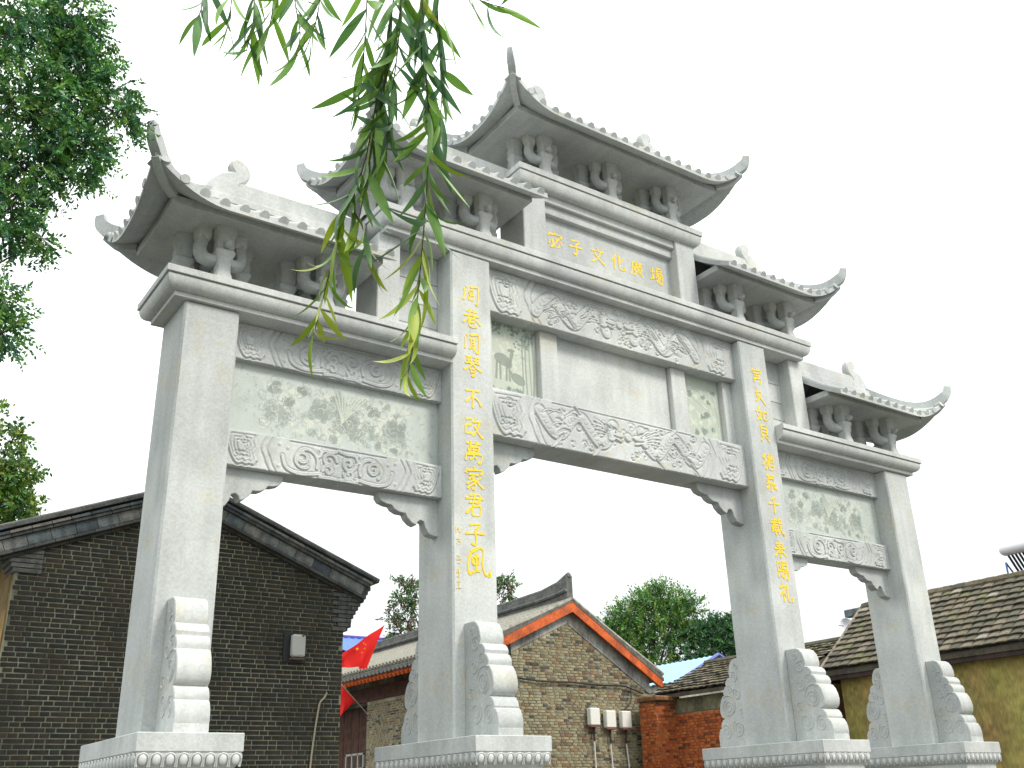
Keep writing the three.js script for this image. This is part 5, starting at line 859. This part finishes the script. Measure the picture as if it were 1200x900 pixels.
{ // small dish on the roof end
  const t = thing('satellite_dish', 'small white dish with a thin antenna at the end of the ochre roof ridge', 'satellite dish', null, [11.25, 4.55, -5.0]);
  const pr = []; for (let i = 0; i <= 6; i++) pr.push(new THREE.Vector2(i * 0.024, i * i * 0.0026)); for (let i = 6; i >= 0; i--) pr.push(new THREE.Vector2(i * 0.024, i * i * 0.0026 + 0.008));
  mesh('dish', new THREE.LatheGeometry(pr, 18).rotateX(1.3).rotateY(-0.6).translate(-0.12, 0.12, 0.02), std({ color: lin(0.7, 0.7, 0.74), roughness: 0.4, side: THREE.DoubleSide }), t);
  mesh('arm', tube([[0.05, 0.02, 0], [-0.08, 0.1, 0.0], [-0.4, 0.1, 0.05]], 0.012, 6, 5), std({ color: lin(0.3, 0.3, 0.32), roughness: 0.4 }), t);
  mesh('mount', tube([[0.2, 0.36, 0.1], [0.1, 0.1, 0.05], [0, 0.05, 0]], 0.02, 6, 5), std({ color: lin(0.2, 0.2, 0.22) }), t);
}
// ------------------------------------------------------------ sheds with blue sheet roofs far behind
function sheetRoof(n, len, slope, pitch, th) { // corrugated sheet, x along, z down the slope
  const o = [], m = Math.round(len / pitch) * 2, P = []; for (let i = 0; i <= m; i++) P.push([-len / 2 + len * i / m, i % 2 ? 0.035 : 0]);
  for (let i = 0; i < m; i++) { const [a, h] = P[i], [b, k] = P[i + 1]; quad(o, [a, h, slope], [b, k, slope], [b, k, 0], [a, h, 0]); quad(o, [a, h - th, 0], [b, k - th, 0], [b, k - th, slope], [a, h - th, slope]); quad(o, [a, h - th, slope], [b, k - th, slope], [b, k, slope], [a, h, slope]); }
  return mapUV(soup(o), 2);
}
{
  const t = thing('blue_roof_shed', 'shed with pale blue sheet roof behind the red brick house', 'shed', null, [17, 0, -18.2]);
  mesh('wall', mapUV(cbox(-1, 3, 0, 4.75, -2.3, 2.2, 0.02), 2), std({ color: lin(0.5, 0.48, 0.42), map: plasterTex }), t);
  mesh('roof', sheetRoof(0, 5.0, 2.3, 0.28, 0.03).applyMatrix4(M4(1.0, 5.7, 0, -Math.PI / 2, 0.44)), std({ color: lin(0.25, 0.5, 0.68), roughness: 0.5 }), t);
  mesh('roof', sheetRoof(0, 5.0, 2.3, 0.28, 0.03).applyMatrix4(M4(1.0, 5.7, 0, Math.PI / 2, 0.44)), std({ color: lin(0.25, 0.5, 0.68), roughness: 0.5 }), t);
  mesh('gable', mapUV(plate([[-1, 4.7], [3, 4.7], [1, 5.6]], 0.1, 0).translate(0, 0, 2.1), 2), std({ color: lin(0.06, 0.07, 0.1), map: plasterTex }), t);
  mesh('verge_trim', mapUV(join([tube([[-1.1, 4.73, 2.5], [0, 5.25, 2.5], [1, 5.74, 2.5]], 0.06, 4, 6), tube([[3.1, 4.73, 2.5], [2, 5.25, 2.5], [1, 5.74, 2.5]], 0.06, 4, 6)]), 1), std({ color: lin(0.1, 0.12, 0.4), roughness: 0.5 }), t);
}
{
  const t = thing('blue_roof_workshop', 'workshop with deep blue sheet roof behind the tiled gatehouse ridge', 'building', null, [9, 0, -27]);
  mesh('wall', mapUV(cbox(-4.5, 5.5, 0, 6.35, -3, 2.3, 0.02), 2), std({ color: lin(0.42, 0.42, 0.40), map: plasterTex }), t);
  mesh('roof', sheetRoof(0, 11, 2.9, 0.3, 0.03).applyMatrix4(M4(0.5, 7.35, 0, 0, 0.33)), std({ color: lin(0.02, 0.11, 0.42), roughness: 0.45 }), t);
  mesh('roof', sheetRoof(0, 11, 2.9, 0.3, 0.03).applyMatrix4(M4(0.5, 7.35, 0, Math.PI, 0.33)), std({ color: lin(0.02, 0.11, 0.42), roughness: 0.45 }), t);
  mesh('ridge_cap', mapUV(cbox(-5, 6, 7.33, 7.43, -0.12, 0.12, 0.02), 1), std({ color: lin(0.12, 0.06, 0.3), roughness: 0.5 }), t);
}

renderer.render(scene, camera);
